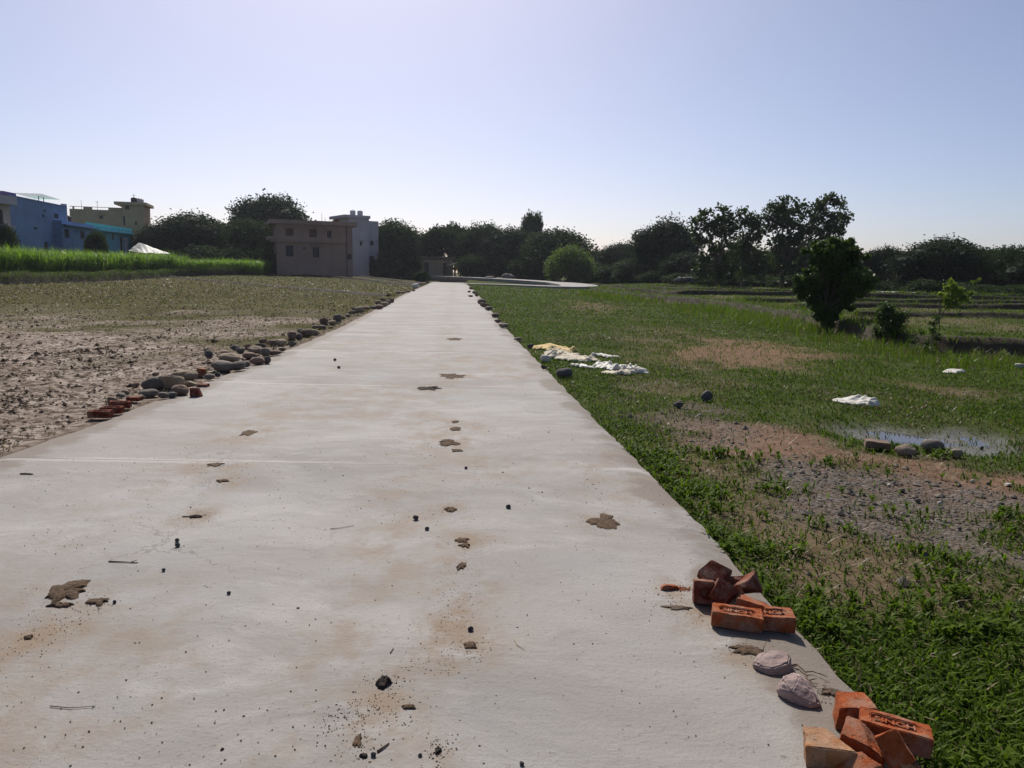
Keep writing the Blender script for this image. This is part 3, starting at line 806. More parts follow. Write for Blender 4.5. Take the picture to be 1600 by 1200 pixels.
def crown_mesh(name, clumps, per, size, m, core=0.72, asp=0.45, shell=0.35):
    """clumps: list of (centre, (rx, ry, rz)); leaves spread through the outer part of every clump"""
    Vs, Fs, A, off = [], [], [], 0
    zlo = min(c[2] - r[2] for c, r in clumps); zhi = max(c[2] + r[2] for c, r in clumps)
    for c, r in clumps:
        c = np.array(c, float); r = np.array(r, float)
        n = max(8, int(per * (r[0] * r[2] + r[1] * r[2] + r[0] * r[1])))
        d = RNG.normal(size=(n, 3)); d /= np.linalg.norm(d, axis=1)[:, None]
        rad = 1 - shell * RNG.random(n) ** 1.5 + 0.12 * RNG.normal(size=n)
        lump = 0.86 + 0.28 * vnoise(d[:, 0] * 3 + c[0] * 7, d[:, 2] * 3 + d[:, 1] * 2 + c[2] * 5, 5)
        p = c + d * r * (rad * lump)[:, None]
        V, F, a = leaf_cards(p, d, size * U(.6, 1.35, n), np.clip(U(0, 1, n) * 0.6 + 0.4 * random.random(), 0, 1), asp)
        Vs.append(V); Fs.append(F + off); A.append(a); off += len(V)
    V = np.concatenate(Vs); F = [np.concatenate(Fs)]
    if core > 0:  # added hidden hulls that block light; dark tint stands for inner shade
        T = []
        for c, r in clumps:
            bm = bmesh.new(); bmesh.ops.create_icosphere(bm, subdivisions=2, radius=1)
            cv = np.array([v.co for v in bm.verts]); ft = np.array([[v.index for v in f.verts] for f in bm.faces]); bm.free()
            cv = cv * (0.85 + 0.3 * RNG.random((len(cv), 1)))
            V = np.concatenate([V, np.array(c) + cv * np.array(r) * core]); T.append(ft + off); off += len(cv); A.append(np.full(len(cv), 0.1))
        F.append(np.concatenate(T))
    return mesh_np(name, V, F, (m,), False, {'tint': np.concatenate(A)})

def trunk_mesh(name, clumps, r0, h0, base=(0, 0), lean=0.15, nl=6):
    parts = []
    top = np.array([base[0] + random.uniform(-lean, lean), base[1] + random.uniform(-lean, lean), h0])
    b = np.array([base[0], base[1], -0.25])
    pts = [b + (top - b) * t + np.array([random.uniform(-.06, .06) * r0 * 6, random.uniform(-.06, .06) * r0 * 6, 0]) * (0 < t < 1) for t in np.linspace(0, 1, 6)]
    parts.append(tube_arrays(pts, [r0 * (1.5 if k == 0 else 1.0 - 0.35 * k / 5) for k in range(6)], 8))
    cs = sorted(clumps, key=lambda c: -c[1][0])[:nl]
    for c, r in cs:
        c = np.array(c, float)
        t0 = random.uniform(.55, 1.0); s = b + (top - b) * t0
        mid = s + (c - s) * .5 + np.array([random.uniform(-.1, .1), random.uniform(-.1, .1), .08]) * np.linalg.norm(c - s)
        ts = np.linspace(0, 1, 6)
        pts = [(1 - t) ** 2 * s + 2 * t * (1 - t) * mid + t * t * c for t in ts]
        parts.append(tube_arrays(pts, [r0 * .5 * (1 - .75 * t) for t in ts], 5))
    V, F = join_arrays(parts)
    return mesh_np(name, V, F, (M['bark'],), True)

def dome_clumps(rx, ry, z0, z1, n, seed, flat=0.0):
    r = random.Random(seed); out = []
    H = z1 - z0
    for k in range(n):
        a = k * 2.399 + r.uniform(-.4, .4); t = (k + .5) / n
        rr = math.sqrt(t) * r.uniform(.72, .95)
        zz = z0 + H * (0.14 + 0.62 * math.sqrt(max(0, 1 - rr * rr)) * r.uniform(.75, 1.0))
        q = r.uniform(.36, .50)
        out.append(((math.cos(a) * rr * rx * .78, math.sin(a) * rr * ry * .78, zz), (rx * q, ry * q, H * q * .6)))
    for k in range(max(3, n // 3)):
        a = r.uniform(0, 6.28); rr = r.uniform(.4, .85); q = r.uniform(.34, .46)
        out.append(((math.cos(a) * rr * rx * .8, math.sin(a) * rr * ry * .8, z0 + H * r.uniform(.0, .3)), (rx * q, ry * q, H * q * .55)))
    return out

# prototypes: crown about 2 wide (radius 1), ground at 0, top at 2
def proto(kind, seed):
    random.seed(seed)
    if kind == 'dome':
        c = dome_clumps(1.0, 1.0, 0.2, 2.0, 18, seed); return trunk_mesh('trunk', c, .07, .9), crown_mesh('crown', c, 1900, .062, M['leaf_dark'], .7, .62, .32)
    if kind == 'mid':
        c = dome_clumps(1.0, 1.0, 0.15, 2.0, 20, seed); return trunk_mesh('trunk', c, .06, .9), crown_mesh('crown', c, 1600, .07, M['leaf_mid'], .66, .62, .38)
    if kind == 'open':
        c = dome_clumps(1.0, 1.0, 0.4, 2.0, 26, seed)
        c = [(p, tuple(q * .6 for q in r)) for p, r in c]; return trunk_mesh('trunk', c, .05, 1.1, nl=14), crown_mesh('crown', c, 1300, .09, M['leaf_mid'], .3, .6, .6)
    if kind == 'lite':
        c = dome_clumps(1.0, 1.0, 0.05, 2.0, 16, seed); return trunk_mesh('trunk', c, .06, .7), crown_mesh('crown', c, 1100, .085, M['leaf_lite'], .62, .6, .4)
    if kind == 'shrub':
        c = dome_clumps(1.0, 1.0, -0.1, 1.2, 12, seed); return trunk_mesh('trunk', c, .05, .4), crown_mesh('crown', c, 900, .11, M['leaf_mid'], .6, .6, .45)
PROTO = {('dome', k): proto('dome', 100 + k) for k in range(4)}
PROTO.update({('mid', k): proto('mid', 200 + k) for k in range(3)})
PROTO.update({('open', k): proto('open', 300 + k) for k in range(2)})
PROTO[('lite', 0)] = proto('lite', 400)
PROTO.update({('shrub', k): proto('shrub', 500 + k) for k in range(3)})

EXT = {}
for k_, (t_, c_) in PROTO.items():
    v_ = np.empty(len(c_.vertices) * 3, np.float32); c_.vertices.foreach_get('co', v_); v_ = v_.reshape(-1, 3)
    EXT[k_] = (float(np.percentile(v_[:, 0], 98.5) - np.percentile(v_[:, 0], 1.5)), float(np.percentile(v_[:, 2], 99.3)))
def plant(name, px_, top, wpx, Y, kind, var, label, cat='tree', group=None, htop=2.0, sink=0.0, z=None):
    X, _, zt = P(px_, top, Y)
    g = hz(X, Y) if z is None else z
    g -= sink
    wid = wpx / FPX * Y
    o = empty(name, (X, Y, g), random.uniform(0, 6.28))
    t, c = PROTO[(kind, var)]
    ex, ez = EXT[(kind, var)]
    o.scale = (wid / ex, wid / ex, (zt - g) / ez)
    link('trunk', t, o); link('crown', c, o)
    return tag(o, label, cat, group)

TL = 'trees along the far edge of the fields'
TREES = [
    (4, 354, 36, 78, 'mid', 0, 'dark tree at the left picture edge in front of the grey house'),
    (149, 364, 30, 92, 'mid', 1, 'small dark tree in front of the turquoise house'),
    (240, 356, 60, 118, 'dome', 1, 'dark tree beside the ochre stair tower, behind the white hut roof'),
    (296, 337, 118, 122, 'dome', 0, 'broad dark round tree between ochre tower and beige house'),
    (347, 352, 66, 128, 'dome', 2, 'dark tree just left of the tall dome behind the beige house'),
    (424, 310, 112, 150, 'dome', 3, 'tallest dark domed tree rising behind the beige house roof'),
    (388, 346, 84, 120, 'mid', 2, 'mid green tree touching the left end of the beige house'),
    (612, 348, 70, 142, 'mid', 0, 'tree directly right of the white tower house'),
    (652, 366, 60, 150, 'dome', 1, 'low dark tree above the mud wall hut'),
    (687, 356, 52, 152, 'open', 0, 'open crowned tree left of the road end'),
    (713, 352, 44, 156, 'open', 1, 'open round topped tree above the road end'),
    (755, 353, 64, 150, 'mid', 1, 'rounded tree right of the road end'),
    (800, 360, 84, 146, 'dome', 2, 'wide dark tree below the tall lone crown'),
    (832, 334, 30, 170, 'open', 0, 'tall lone crown poking above the treeline near the bend'),
    (868, 362, 100, 138, 'mid', 2, 'large mid green tree sloping down behind the light green bush'),
    (938, 392, 46, 190, 'dome', 3, 'small far tree in the gap right of the light green bush'),
    (972, 382, 66, 140, 'dome', 0, 'dark tree left of the isolated dome tree'),
    (1005, 402, 76, 112, 'mid', 0, 'low leafy tree at the foot of the isolated dome tree'),
    (1043, 347, 92, 108, 'dome', 1, 'isolated dome shaped dark tree left of the broad leaved trees'),
    (1078, 396, 70, 98, 'dome', 2, 'low dark tree under the left broad leaved tree'),
    (1165, 392, 110, 96, 'dome', 3, 'dark tree behind the trunks of the broad leaved trees'),
    (1245, 388, 100, 92, 'mid', 1, 'dark tree behind the small foreground tree'),
    (1335, 412, 60, 86, 'dome', 1, 'low dark tree showing right of the small foreground tree'),
    (1384, 389, 66, 76, 'dome', 2, 'round dark tree between foreground tree and wide right tree'),
    (1424, 418, 50, 78, 'mid', 2, 'low tree in the gap left of the wide right tree'),
    (1474, 376, 124, 70, 'dome', 0, 'wide dark dome tree on the right behind the sapling'),
    (1536, 392, 66, 72, 'dome', 3, 'dark tree at the right shoulder of the wide dome tree'),
    (1580, 388, 84, 66, 'mid', 0, 'dark tree at the right picture edge'),
    (1650, 392, 110, 62, 'dome', 1, 'dark tree cut by the right picture edge'),
]
for k, (px_, top, w, Y, kd, v, lab) in enumerate(TREES):
    plant('field_tree', px_, top, w, Y, kd, v, lab, group=TL)
plant('light_green_bush', 889, 387, 66, 122, 'lite', 0, 'light green rounded bush tree beside the road bend', 'tree', sink=.9)

# undergrowth along the foot of the trees
UG = [(225, 390, 40, 112), (265, 392, 60, 112), (320, 385, 70, 114), (372, 385, 60, 114), (410, 390, 40, 114), (606, 392, 40, 136), (640, 396, 36, 142),
      (742, 400, 50, 142), (780, 402, 50, 142), (820, 404, 50, 138), (846, 405, 40, 134), (925, 412, 44, 130), (955, 415, 44, 124), (990, 420, 50, 112), (1030, 424, 56, 102),
      (1068, 428, 50, 92), (1100, 432, 46, 86), (1140, 428, 60, 90), (1190, 430, 60, 88), (1236, 432, 60, 84), (1330, 436, 60, 76), (1368, 440, 50, 70), (1410, 440, 60, 70),
      (1455, 438, 70, 66), (1510, 442, 60, 64), (1545, 446, 50, 60), (1585, 446, 60, 58), (1280, 430, 60, 80)]
UGL = ['at the left end of the white hut roof', 'at the right end of the white hut roof', 'below the broad round tree left of the beige house', 'midway between the broad round tree and the beige house', 'touching the left end of the beige house',
       'at the right foot of the white tower house', 'at the left end of the mud hut', 'just right of the mud hut and its lean-to', 'behind the pale bundles', 'right of the pale bundles', 'touching the left of the light green bush',
       'touching the right of the light green bush', 'second to the right of the light green bush', 'at the left foot of the isolated dome tree', 'right below the isolated dome tree', 'behind the two buffaloes', 'left of the leftmost broad leaved trunk',
       'between the left and middle broad leaved trunks', 'between the middle and largest broad leaved trunks', 'right of the largest broad leaved trunk', 'just right of the small foreground tree', 'above the knee high dark bush', 'left of the low field shed',
       'right of the low field shed behind the sapling', 'right of the sapling crown', 'left of the lone grey green bush', 'behind the lone grey green bush', 'partly behind the small foreground tree']
for k, (px_, top, w, Y) in enumerate(UG):
    plant('undergrowth_shrub', px_, top, w, Y, 'shrub', k % 3, 'dark shrub ' + UGL[k], 'shrub', 'undergrowth shrubs', htop=1.2, sink=0.1)
plant('leafy_weed', 1582, 478, 14, 47, 'shrub', 1, 'small grey green bush alone on the far right field', 'shrub', htop=1.2)
plant('leafy_weed', 660, 424, 24, 118, 'shrub', 2, 'grey green bush left of the road end below the hut', 'shrub', htop=1.2)

# the big broad leaved trees with gaps
def big_tree(name, base_px, Y, blobs, trunk_r, label, size, m, per, core, shell=0.6, fork=0.42, asp=0.6, cat='tree', nl=30, depth=0.9):
    X, _, _ = P(base_px, 450, Y); g = hz(X, Y)
    cl_ = []
    for bx, by, r in blobs:
        p = P(bx, by, Y); R_ = r / FPX * Y
        dy = random.uniform(-depth, depth) * R_ * 1.6
        cl_.append(((p[0] - X, dy, p[2] - g), (R_, R_, R_ * .85)))
    o = empty(name, (X, Y, g))
    zt = max(c[2] for c, r in cl_)
    link('trunk', trunk_mesh('trunk', cl_, trunk_r, zt * fork, lean=.2, nl=nl), o)
    link('crown', crown_mesh('crown', cl_, per, size, m, core, asp, shell), o)
    return tag(o, label, cat)

def blob_cloud(seed, outline, n, r0, r1):
    """random clump centres (photograph points) inside an outline"""
    rr = random.Random(seed); pl = np.array(outline, float); out = []
    lo, hi = pl.min(0), pl.max(0)
    while len(out) < n:
        x, y = rr.uniform(lo[0], hi[0]), rr.uniform(lo[1], hi[1])
        r = rr.uniform(r0, r1)
        if float(poly_sd(pl, np.array([x]), np.array([y]))[0]) > r * .55: out.append((x, y, r))
    return out

big_tree('broad_leaved_tree', 1120, 76, blob_cloud(1, [(1079, 340), (1100, 325), (1128, 316), (1145, 322), (1160, 345), (1165, 400), (1150, 440), (1110, 442), (1072, 432), (1090, 400), (1082, 365)], 95, 7, 12), .17,
         'tall loose broad leaved tree at the left of the three', .36, M['leaf_teak'], 52, 0, .95)
big_tree('broad_leaved_tree', 1158, 78, blob_cloud(2, [(1150, 330), (1165, 316), (1185, 330), (1200, 360), (1200, 430), (1160, 440), (1140, 400)], 60, 7, 12), .15,
         'middle broad leaved tree of the three, the narrowest', .36, M['leaf_teak'], 52, 0, .95)
big_tree('broad_leaved_tree', 1222, 80, blob_cloud(3, [(1185, 345), (1200, 312), (1232, 305), (1262, 312), (1270, 298), (1300, 297), (1322, 320), (1338, 345), (1325, 368), (1290, 380), (1262, 400), (1255, 440), (1200, 440), (1190, 390)], 140, 7, 12), .2,
         'largest broad leaved tree of the three, spreading to the right', .36, M['leaf_teak'], 52, 0, .95)
# the small dense tree in the foreground
big_tree('small_tree', 1297, 25, [(1290, 398, 24), (1320, 396, 24), (1338, 415, 20), (1305, 420, 28), (1330, 440, 22), (1285, 438, 22), (1268, 440, 15), (1258, 448, 12), (1300, 455, 24), (1320, 455, 16), (1285, 470, 20),
          (1308, 476, 16), (1278, 478, 11), (1292, 492, 15), (1276, 494, 8), (1282, 388, 12), (1345, 432, 12), (1340, 395, 12), (1310, 384, 12), (1250, 440, 7), (1325, 470, 9), (1288, 505, 11)] + [(x_, y_, 7) for x_, y_ in ((1262, 392), (1275, 380), (1298, 376), (1326, 379), (1350, 402), (1356, 425), (1352, 448), (1340, 460), (1246, 436), (1243, 452), (1254, 462), (1264, 470), (1332, 482), (1270, 408), (1259, 424))], .05,
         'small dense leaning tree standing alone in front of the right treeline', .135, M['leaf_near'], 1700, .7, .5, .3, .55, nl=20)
big_tree('roadside_bush', 1392, 20.6, [(1385, 482, 14), (1378, 495, 14), (1398, 494, 13), (1388, 510, 18), (1405, 512, 14), (1376, 518, 11), (1398, 524, 14), (1380, 528, 10), (1412, 524, 8)], .02,
         'knee high dark leafy bush right of the small tree', .075, M['leaf_near'], 2600, .6, .5, .3, .5, 'bush', nl=6)
big_tree('roadside_bush', 1455, 18.8, [(1460, 497, 7), (1464, 505, 7), (1456, 515, 8), (1460, 527, 9), (1452, 538, 9), (1462, 540, 8)], .012,
         'upright leafy weed at the left end of the dark cut bank', .07, M['leaf_near'], 2000, .3, .7, .3, .5, 'bush', nl=6)
big_tree('roadside_bush', 1435, 18.4, [(1440, 520, 6), (1430, 534, 9), (1445, 545, 9), (1425, 546, 8), (1436, 552, 9), (1452, 552, 8)], .012,
         'low leafy weed between the dark bush and the cut bank', .065, M['leaf_near'], 2000, .3, .7, .3, .5, 'bush', nl=5)
big_tree('sapling', 1475, 21.5, [(1478, 450, 6), (1490, 447, 9), (1502, 455, 9), (1488, 461, 11), (1505, 466, 9), (1478, 468, 8), (1495, 473, 10), (1470, 460, 5), (1484, 438, 4), (1524, 441, 4), (1530, 437, 3), (1515, 458, 6), (1482, 477, 7)], .015,
         'yellow green sapling with a loose round crown in front of the dark trees', .085, M['leaf_yellow'], 2600, 0, .9, .55, .55, nl=13, depth=.5)

# ------------------------------------------------------------------ houses
M['w_grey'] = mat_wall('grey_plaster', (0.42, 0.36, 0.34))
M['w_blue'] = mat_wall('blue_plaster', (0.17, 0.255, 0.42))
M['w_turq'] = mat_wall('turquoise_plaster', (0.13, 0.36, 0.42))
M['w_turq_l'] = mat_wall('bright_turquoise_plaster', (0.15, 0.62, 0.62))
M['w_ochre'] = mat_wall('ochre_plaster', (0.46, 0.31, 0.19))
M['w_beige'] = mat_wall('beige_plaster', (0.34, 0.225, 0.175))
M['w_white'] = mat_wall('white_plaster', (0.46, 0.43, 0.45))
M['w_mud'] = mat_wall('mud_plaster', (0.36, 0.28, 0.19), .5)
M['w_purple'] = mat_wall('purple_parapet', (0.17, 0.13, 0.28))
M['trim'] = mat_plain('window_trim', (0.10, 0.09, 0.10), .6)
M['shutter'] = mat_plain('dark_shutter', (0.05, 0.045, 0.05), .6)
M['shutter_red'] = mat_plain('brown_shutter', (0.15, 0.07, 0.055), .7)
M['tank'] = mat_plain('tank_plastic', (0.42, 0.40, 0.42), .5, .1)
M['tank_dark'] = mat_plain('dark_tank_plastic', (0.03, 0.03, 0.035), .5, .1)
M['tin'] = mat_plain('pale_tin', (0.72, 0.72, 0.70), .4, .15)
M['thatch'] = mat_plain('thatch', (0.12, 0.095, 0.065), .95, .4, 8, .8)
tg = NT('window_glass'); M['glass'] = tg.done(tg.bsdf((0.015, 0.018, 0.022), .12, .5))

class House:
    def __init__(s, name, label, pl, YL, pr, YR, z0=None, cat='house'):
        a, b = P(pl, 400, YL), P(pr, 400, YR)
        s.o = np.array(a[:2]); d = np.array(b[:2]) - s.o; s.L = float(np.hypot(*d)); s.u = d / s.L
        s.z0 = (hz(a[0], a[1]) - 0.1) if z0 is None else z0
        s.root = empty(name, (a[0], a[1], s.z0), math.atan2(s.u[1], s.u[0]))
        tag(s.root, label, cat)
        s.nrm = np.array([-s.u[1], s.u[0]])
    def at(s, px_, py_, y=0.0):           # photograph point -> facade (x, z), y is depth behind the facade
        d = ray(px_, py_); n3 = s.nrm
        t = (s.o @ n3 + y) / (d[0] * n3[0] + d[1] * n3[1])
        p = d * t
        return float((p[:2] - s.o) @ s.u), float(EYE + p[2] - s.z0)
    def rect(s, x0, y0, x1, y1, y=0.0):
        ax, az = s.at(x0, y0, y); bx, bz = s.at(x1, y1, y)
        return min(ax, bx), max(ax, bx), min(az, bz), max(az, bz)
    def box(s, name, m, x0, x1, y0, y1, z0, z1, parent=None, bevel=.0):
        return box(name, (x0, x1, y0, y1, z0, z1), m, parent or s.root, bevel)
    def wall(s, m, x0, x1, z1, depth, openings, y=0.0, z0=-0.4, name='wall'):
        """walls with real openings in the front; openings are (x0,x1,z0,z1)"""
        bm = bmesh.new()
        xs = sorted({x0, x1, *[v for o in openings for v in o[:2]]}); zs = sorted({z0, z1, *[v for o in openings for v in o[2:]]})
        xs = [v for v in xs if x0 <= v <= x1]; zs = [v for v in zs if z0 <= v <= z1]
        def q(*v): bm.faces.new([bm.verts.new(c) for c in v])
        for i in range(len(xs) - 1):
            for j in range(len(zs) - 1):
                cx_, cz = (xs[i] + xs[i + 1]) / 2, (zs[j] + zs[j + 1]) / 2
                if any(o[0] < cx_ < o[1] and o[2] < cz < o[3] for o in openings): continue
                q((xs[i], y, zs[j]), (xs[i + 1], y, zs[j]), (xs[i + 1], y, zs[j + 1]), (xs[i], y, zs[j + 1]))
        R_ = 0.22
        for a, b, c, d in openings:
            q((a, y, c), (a, y + R_, c), (a, y + R_, d), (a, y, d)); q((b, y, c), (b, y, d), (b, y + R_, d), (b, y + R_, c))
            q((a, y, c), (b, y, c), (b, y + R_, c), (a, y + R_, c)); q((a, y, d), (a, y + R_, d), (b, y + R_, d), (b, y, d))
        q((x0, y, z0), (x0, y, z1), (x0, y + depth, z1), (x0, y + depth, z0)); q((x1, y, z0), (x1, y + depth, z0), (x1, y + depth, z1), (x1, y, z1))
        q((x0, y + depth, z0), (x0, y + depth, z1), (x1, y + depth, z1), (x1, y + depth, z0)); q((x0, y, z1), (x1, y, z1), (x1, y + depth, z1), (x0, y + depth, z1))
        bmesh.ops.remove_doubles(bm, verts=bm.verts[:], dist=1e-4)
        me = bpy.data.meshes.new(name); bm.to_mesh(me); bm.free(); me.materials.append(m)
        return link(name, me, s.root)
    def window(s, o, y=0.0, shade=True, m='shutter', name='window', wm='trim'):
        a, b, c, d = o; w = .06
        bm = bmesh.new()
        box_bm(bm, a + .002, a + w, y + .10, y + .16, c + .002, d - .002); box_bm(bm, b - w, b - .002, y + .10, y + .16, c + .002, d - .002)
        box_bm(bm, a + w + .001, b - w - .001, y + .10, y + .16, c + .002, c + w); box_bm(bm, a + w + .001, b - w - .001, y + .10, y + .16, d - w, d - .002)
        box_bm(bm, (a + b) / 2 - .025, (a + b) / 2 + .025, y + .105, y + .155, c + w + .001, d - w - .001)
        f = link(name, bm_mesh(name, bm, (M[wm],)), s.root)
        box('pane', (a + w, b - w, y + .17, y + .20, c + w, d - w), M['glass'] if m == 'glass' else M[m], f)
        if shade: box('sunshade', (a - .3, b + .3, y - .5, y - .003, d + .12, d + .22), M['w_grey'] if shade is True else M[shade], f)
        return f
    def tank(s, x, y, z, r, h, m='tank'):
        pts = [(x, y, z), (x, y, z + h * .8), (x, y, z + h * .93), (x, y, z + h)]
        V, q, t = tube_arrays(pts, [r, r, r * .8, r * .35], 14)
        o = link('water_tank', mesh_np('water_tank', V, [q, t], (M[m],), False), s.root)
        box('tank_lid', (x - r * .25, x + r * .25, y - r * .25, y + r * .25, z + h - .02, z + h + .06), M[m], o)
        return o
    def rod(s, x, y, z, h, cross=False):
        pts = [(x, y, z), (x, y, z + h)]; parts = [tube_arrays(pts, [.03, .025], 5)]
        if cross: parts.append(tube_arrays([(x - .25, y, z + h * .85), (x + .25, y, z + h * .85)], [.025, .025], 5))
        V, F = join_arrays(parts); return link('antenna', mesh_np('antenna', V, F, (M['trim'],)), s.root)

# grey and white house at the left edge
h = House('grey_house', 'grey and white two storey house cut by the left picture edge', -70, 72, 21, 80)
ztop = h.at(10, 318)[1]; zp = h.at(10, 300)[1]
ops = [h.rect(-2, 327, 6, 352), h.rect(15, 331, 21, 343), h.rect(-40, 327, -25, 345), h.rect(-30, 365, -15, 392), h.rect(2, 366, 10, 383)]
ops = [(a, min(b, h.L - .15), max(c, .05), d) for a, b, c, d in ops]
h.wall(M['w_grey'], 0, h.L, ztop, 9, ops)
for o in ops: h.window(o, shade=False)
h.box('balcony_band', M['w_white'], 0, h.at(16, 310)[0], -.7, -.003, h.at(10, 320)[1], h.at(10, 307)[1])
h.box('roof_slab', M['w_grey'], -.3, h.L + .2, -.5, 9.3, ztop + .002, ztop + .22)
h.box('parapet', M['w_purple'], -.3, h.L + .15, .3, 9.2, ztop + .222, zp)
h.box('floor_band', M['w_grey'], 0, h.L, -.45, -.003, h.at(8, 356)[1], h.at(8, 352)[1])
h.tank(h.at(2, 300)[0], 2, zp + .002, .45, .8)
# blue house
h = House('blue_house', 'tall deep blue painted house with few small windows', 20.5, 80.2, 108, 94.5)
ztop = h.at(60, 315)[1]
ops = [h.rect(66, 334.5, 69.5, 340), h.rect(84, 333, 92, 342), h.rect(68.5, 327.5, 72, 331), h.rect(53, 354.5, 58, 359), h.rect(69, 377.5, 76, 392)]
h.wall(M['w_blue'], 0, h.L, ztop, 10, ops)
for o in ops: h.window(o, shade=False)
h.box('coping', M['w_blue'], -.06, h.L + .06, -.06, .24, ztop + .002, ztop + .12)
h.box('ledge', M['w_blue'], *h.rect(81, 368, 88, 370)[:2], -.3, -.003, *h.rect(81, 367.5, 88, 369.2)[2:])
h.box('stair_block', M['w_purple'], .1, h.at(33, 300)[0], .5, 4, ztop + .002, h.at(30, 302)[1])
a = h.at(44, 302, 3); b = h.at(76, 313, 3)
bm = bmesh.new()
vs = [bm.verts.new(c) for c in ((a[0], 1.6, a[1]), (b[0], 1.6, b[1] + .1), (b[0], 4.6, b[1] + .1), (a[0], 4.6, a[1]))]
bm.faces.new(vs); bmesh.ops.solidify(bm, geom=bm.faces[:], thickness=.06)
link('roof_sheet', bm_mesh('roof_sheet', bm, (M['tin'],)), h.root)
for xx in (a[0] + .25, a[0] + 1.6):
    h.box('sheet_post', M['trim'], xx, xx + .07, 2.0, 2.07, ztop + .002, a[1] - .25)
# blue wing with balcony parapet
x0 = h.at(97, 360, -.9)[0]; x1 = h.at(146, 360, -.9)[0]; zw = h.at(120, 348, -.9)[1]
ops = [h.rect(100.5, 357.5, 109, 372, -.9), h.rect(125, 360.5, 133, 374, -.9), h.rect(116, 361, 118, 364, -.9)]
h.wall(M['w_blue'], x0, x1, zw, 8, ops, -.9, name='wing_wall')
for o in ops: h.window(o, -.9, shade=False)
h.box('sunshade', M['w_blue'], x0 - .1, x1 + .1, -1.5, -.903, h.at(120, 355, -.9)[1], h.at(120, 353.4, -.9)[1])
h.box('roof_room', M['w_turq_l'], h.L + .3, x1 - .3, 2.2, 5.6, zw + .002, h.at(125, 332, 2)[1])
h.box('white_pillar', M['w_white'], h.L + .002, h.L + .55, .1, .6, zw + .002, h.at(110, 320)[1])
h.tank(h.at(117, 345)[0], 1.0, zw + .002, .6, 1.0, 'tank_dark')
# turquoise single storey house
h = House('turquoise_house', 'low turquoise house with a parapet and dark door', 139, 101, 209, 117)
ztop = h.at(170, 356)[1]
ops = [h.rect(160, 366.5, 166.5, 380), h.rect(175, 364.5, 179, 375.5), h.rect(187, 369.5, 193, 392)]
ops[2] = (ops[2][0], ops[2][1], .1, ops[2][3])
h.wall(M['w_turq'], 0, h.L, ztop, 9, ops)
h.window(ops[0], shade=False); h.window(ops[1], shade=False); h.window(ops[2], shade=False, name='door')
h.box('sunshade', M['w_turq'], -.2, h.L + .2, -.6, -.003, h.at(170, 363)[1], h.at(170, 361.5)[1])
h.box('parapet', M['w_turq_l'], 0, h.L, .02, .2, ztop + .002, ztop + .35)
h.box('side_panel', M['w_white'], *h.rect(194, 371, 199, 392)[:2], -.08, -.003, .1, h.at(196, 371)[1])
# ochre house with stair tower
h = House('ochre_house', 'ochre house with square stair tower and rooftop tanks', 113, 122, 229, 125)
xt = h.at(192, 340)[0]; ztop = h.at(150, 327.5)[1]
ops = [h.rect(155, 337.5, 161, 342)]
h.wall(M['w_ochre'], 0, xt - .002, ztop, 9, ops); h.window(ops[0], shade='w_ochre', m='shutter_red')
for p0, p1 in ((113, 116), (130, 144), (169, 191)):
    h.box('parapet', M['w_ochre'], h.at(p0, 325)[0], h.at(p1, 325)[0] - .02, .02, .2, ztop + .002, h.at(150, 324)[1])
h.box('parapet_rail', M['w_ochre'], 0, xt - .02, .05, .15, h.at(150, 324)[1] + .002, h.at(150, 323.2)[1])
zt2 = h.at(210, 321)[1]
ops = [h.rect(190.8, 338, 197, 353), h.rect(211.5, 346, 215, 352), h.rect(196, 321.5, 203, 327.5)]
ops[0] = (xt + .1, ops[0][1], ops[0][2], ops[0][3])
h.wall(M['w_ochre'], xt, h.L, zt2, 6, ops, -.4, name='tower_wall')
for o, mm in zip(ops, ('shutter', 'shutter', 'shutter_red')): h.window(o, -.4, shade=False, m=mm)
zr = h.at(210, 316.5)[1]
h.box('roof_slab', M['w_ochre'], xt - 1.0, h.L + .5, -1.0, 6.2, zt2 + .002, zr)
h.tank(h.at(207, 315)[0], 1.5, zr + .002, .5, .9, 'tank_dark'); h.tank(h.at(214.5, 315)[0], 1.5, zr + .002, .38, .8); h.tank(h.at(219, 315)[0], 1.5, zr + .002, .3, .7)
h.rod(h.at(208, 315)[0], .8, zr, 1.4, True)
for p_ in (126, 151, 188): h.rod(h.at(p_, 324)[0], .5, ztop, 1.4, p_ == 151)
# beige two storey house
h = House('beige_house', 'plain beige two storey house with dark windows and sunshades', 432.5, 112, 551, 116)
zr0, zr1 = h.at(490, 351.5)[1], h.at(490, 345)[1]
ops = [h.rect(446, 356.5, 459, 368.5), h.rect(483, 358, 495, 371), h.rect(511, 360.5, 518, 371.5),
       h.rect(446, 383, 459, 401), h.rect(488.5, 386.5, 499, 402.5), h.rect(473.5, 386, 477.5, 389.8), h.rect(543, 397, 549.5, 405.5)]
h.wall(M['w_beige'], 0, h.L, zr0, 6, ops)
for k, o in enumerate(ops): h.window(o, shade='w_beige' if k in (0, 1, 2, 4) else False, m='shutter_red' if k in (0, 1) else 'shutter')
h.box('roof_slab', M['w_beige'], -.9, h.L + .7, -.55, 6.5, zr0 + .002, zr0 + .14)
h.box('parapet', M['w_beige'], -.85, h.L + .6, -.5, 6.4, zr0 + .142, zr1)
h.box('floor_band', M['w_beige'], -.9, h.L * .9, -.4, -.003, h.at(490, 379.5)[1], h.at(490, 378)[1])
h.box('balcony', M['w_beige'], -1.1, -.003, .2, 5, h.at(432, 374.5)[1], h.at(432, 369)[1])
h.box('downpipe', M['trim'], h.L - .9, h.L - .78, -.12, -.003, 0, zr0)
for p_, hh in ((506, 1.3), (511, .7), (519, .6), (527, .8)): h.rod(h.at(p_, 346)[0], 2, zr1, hh)
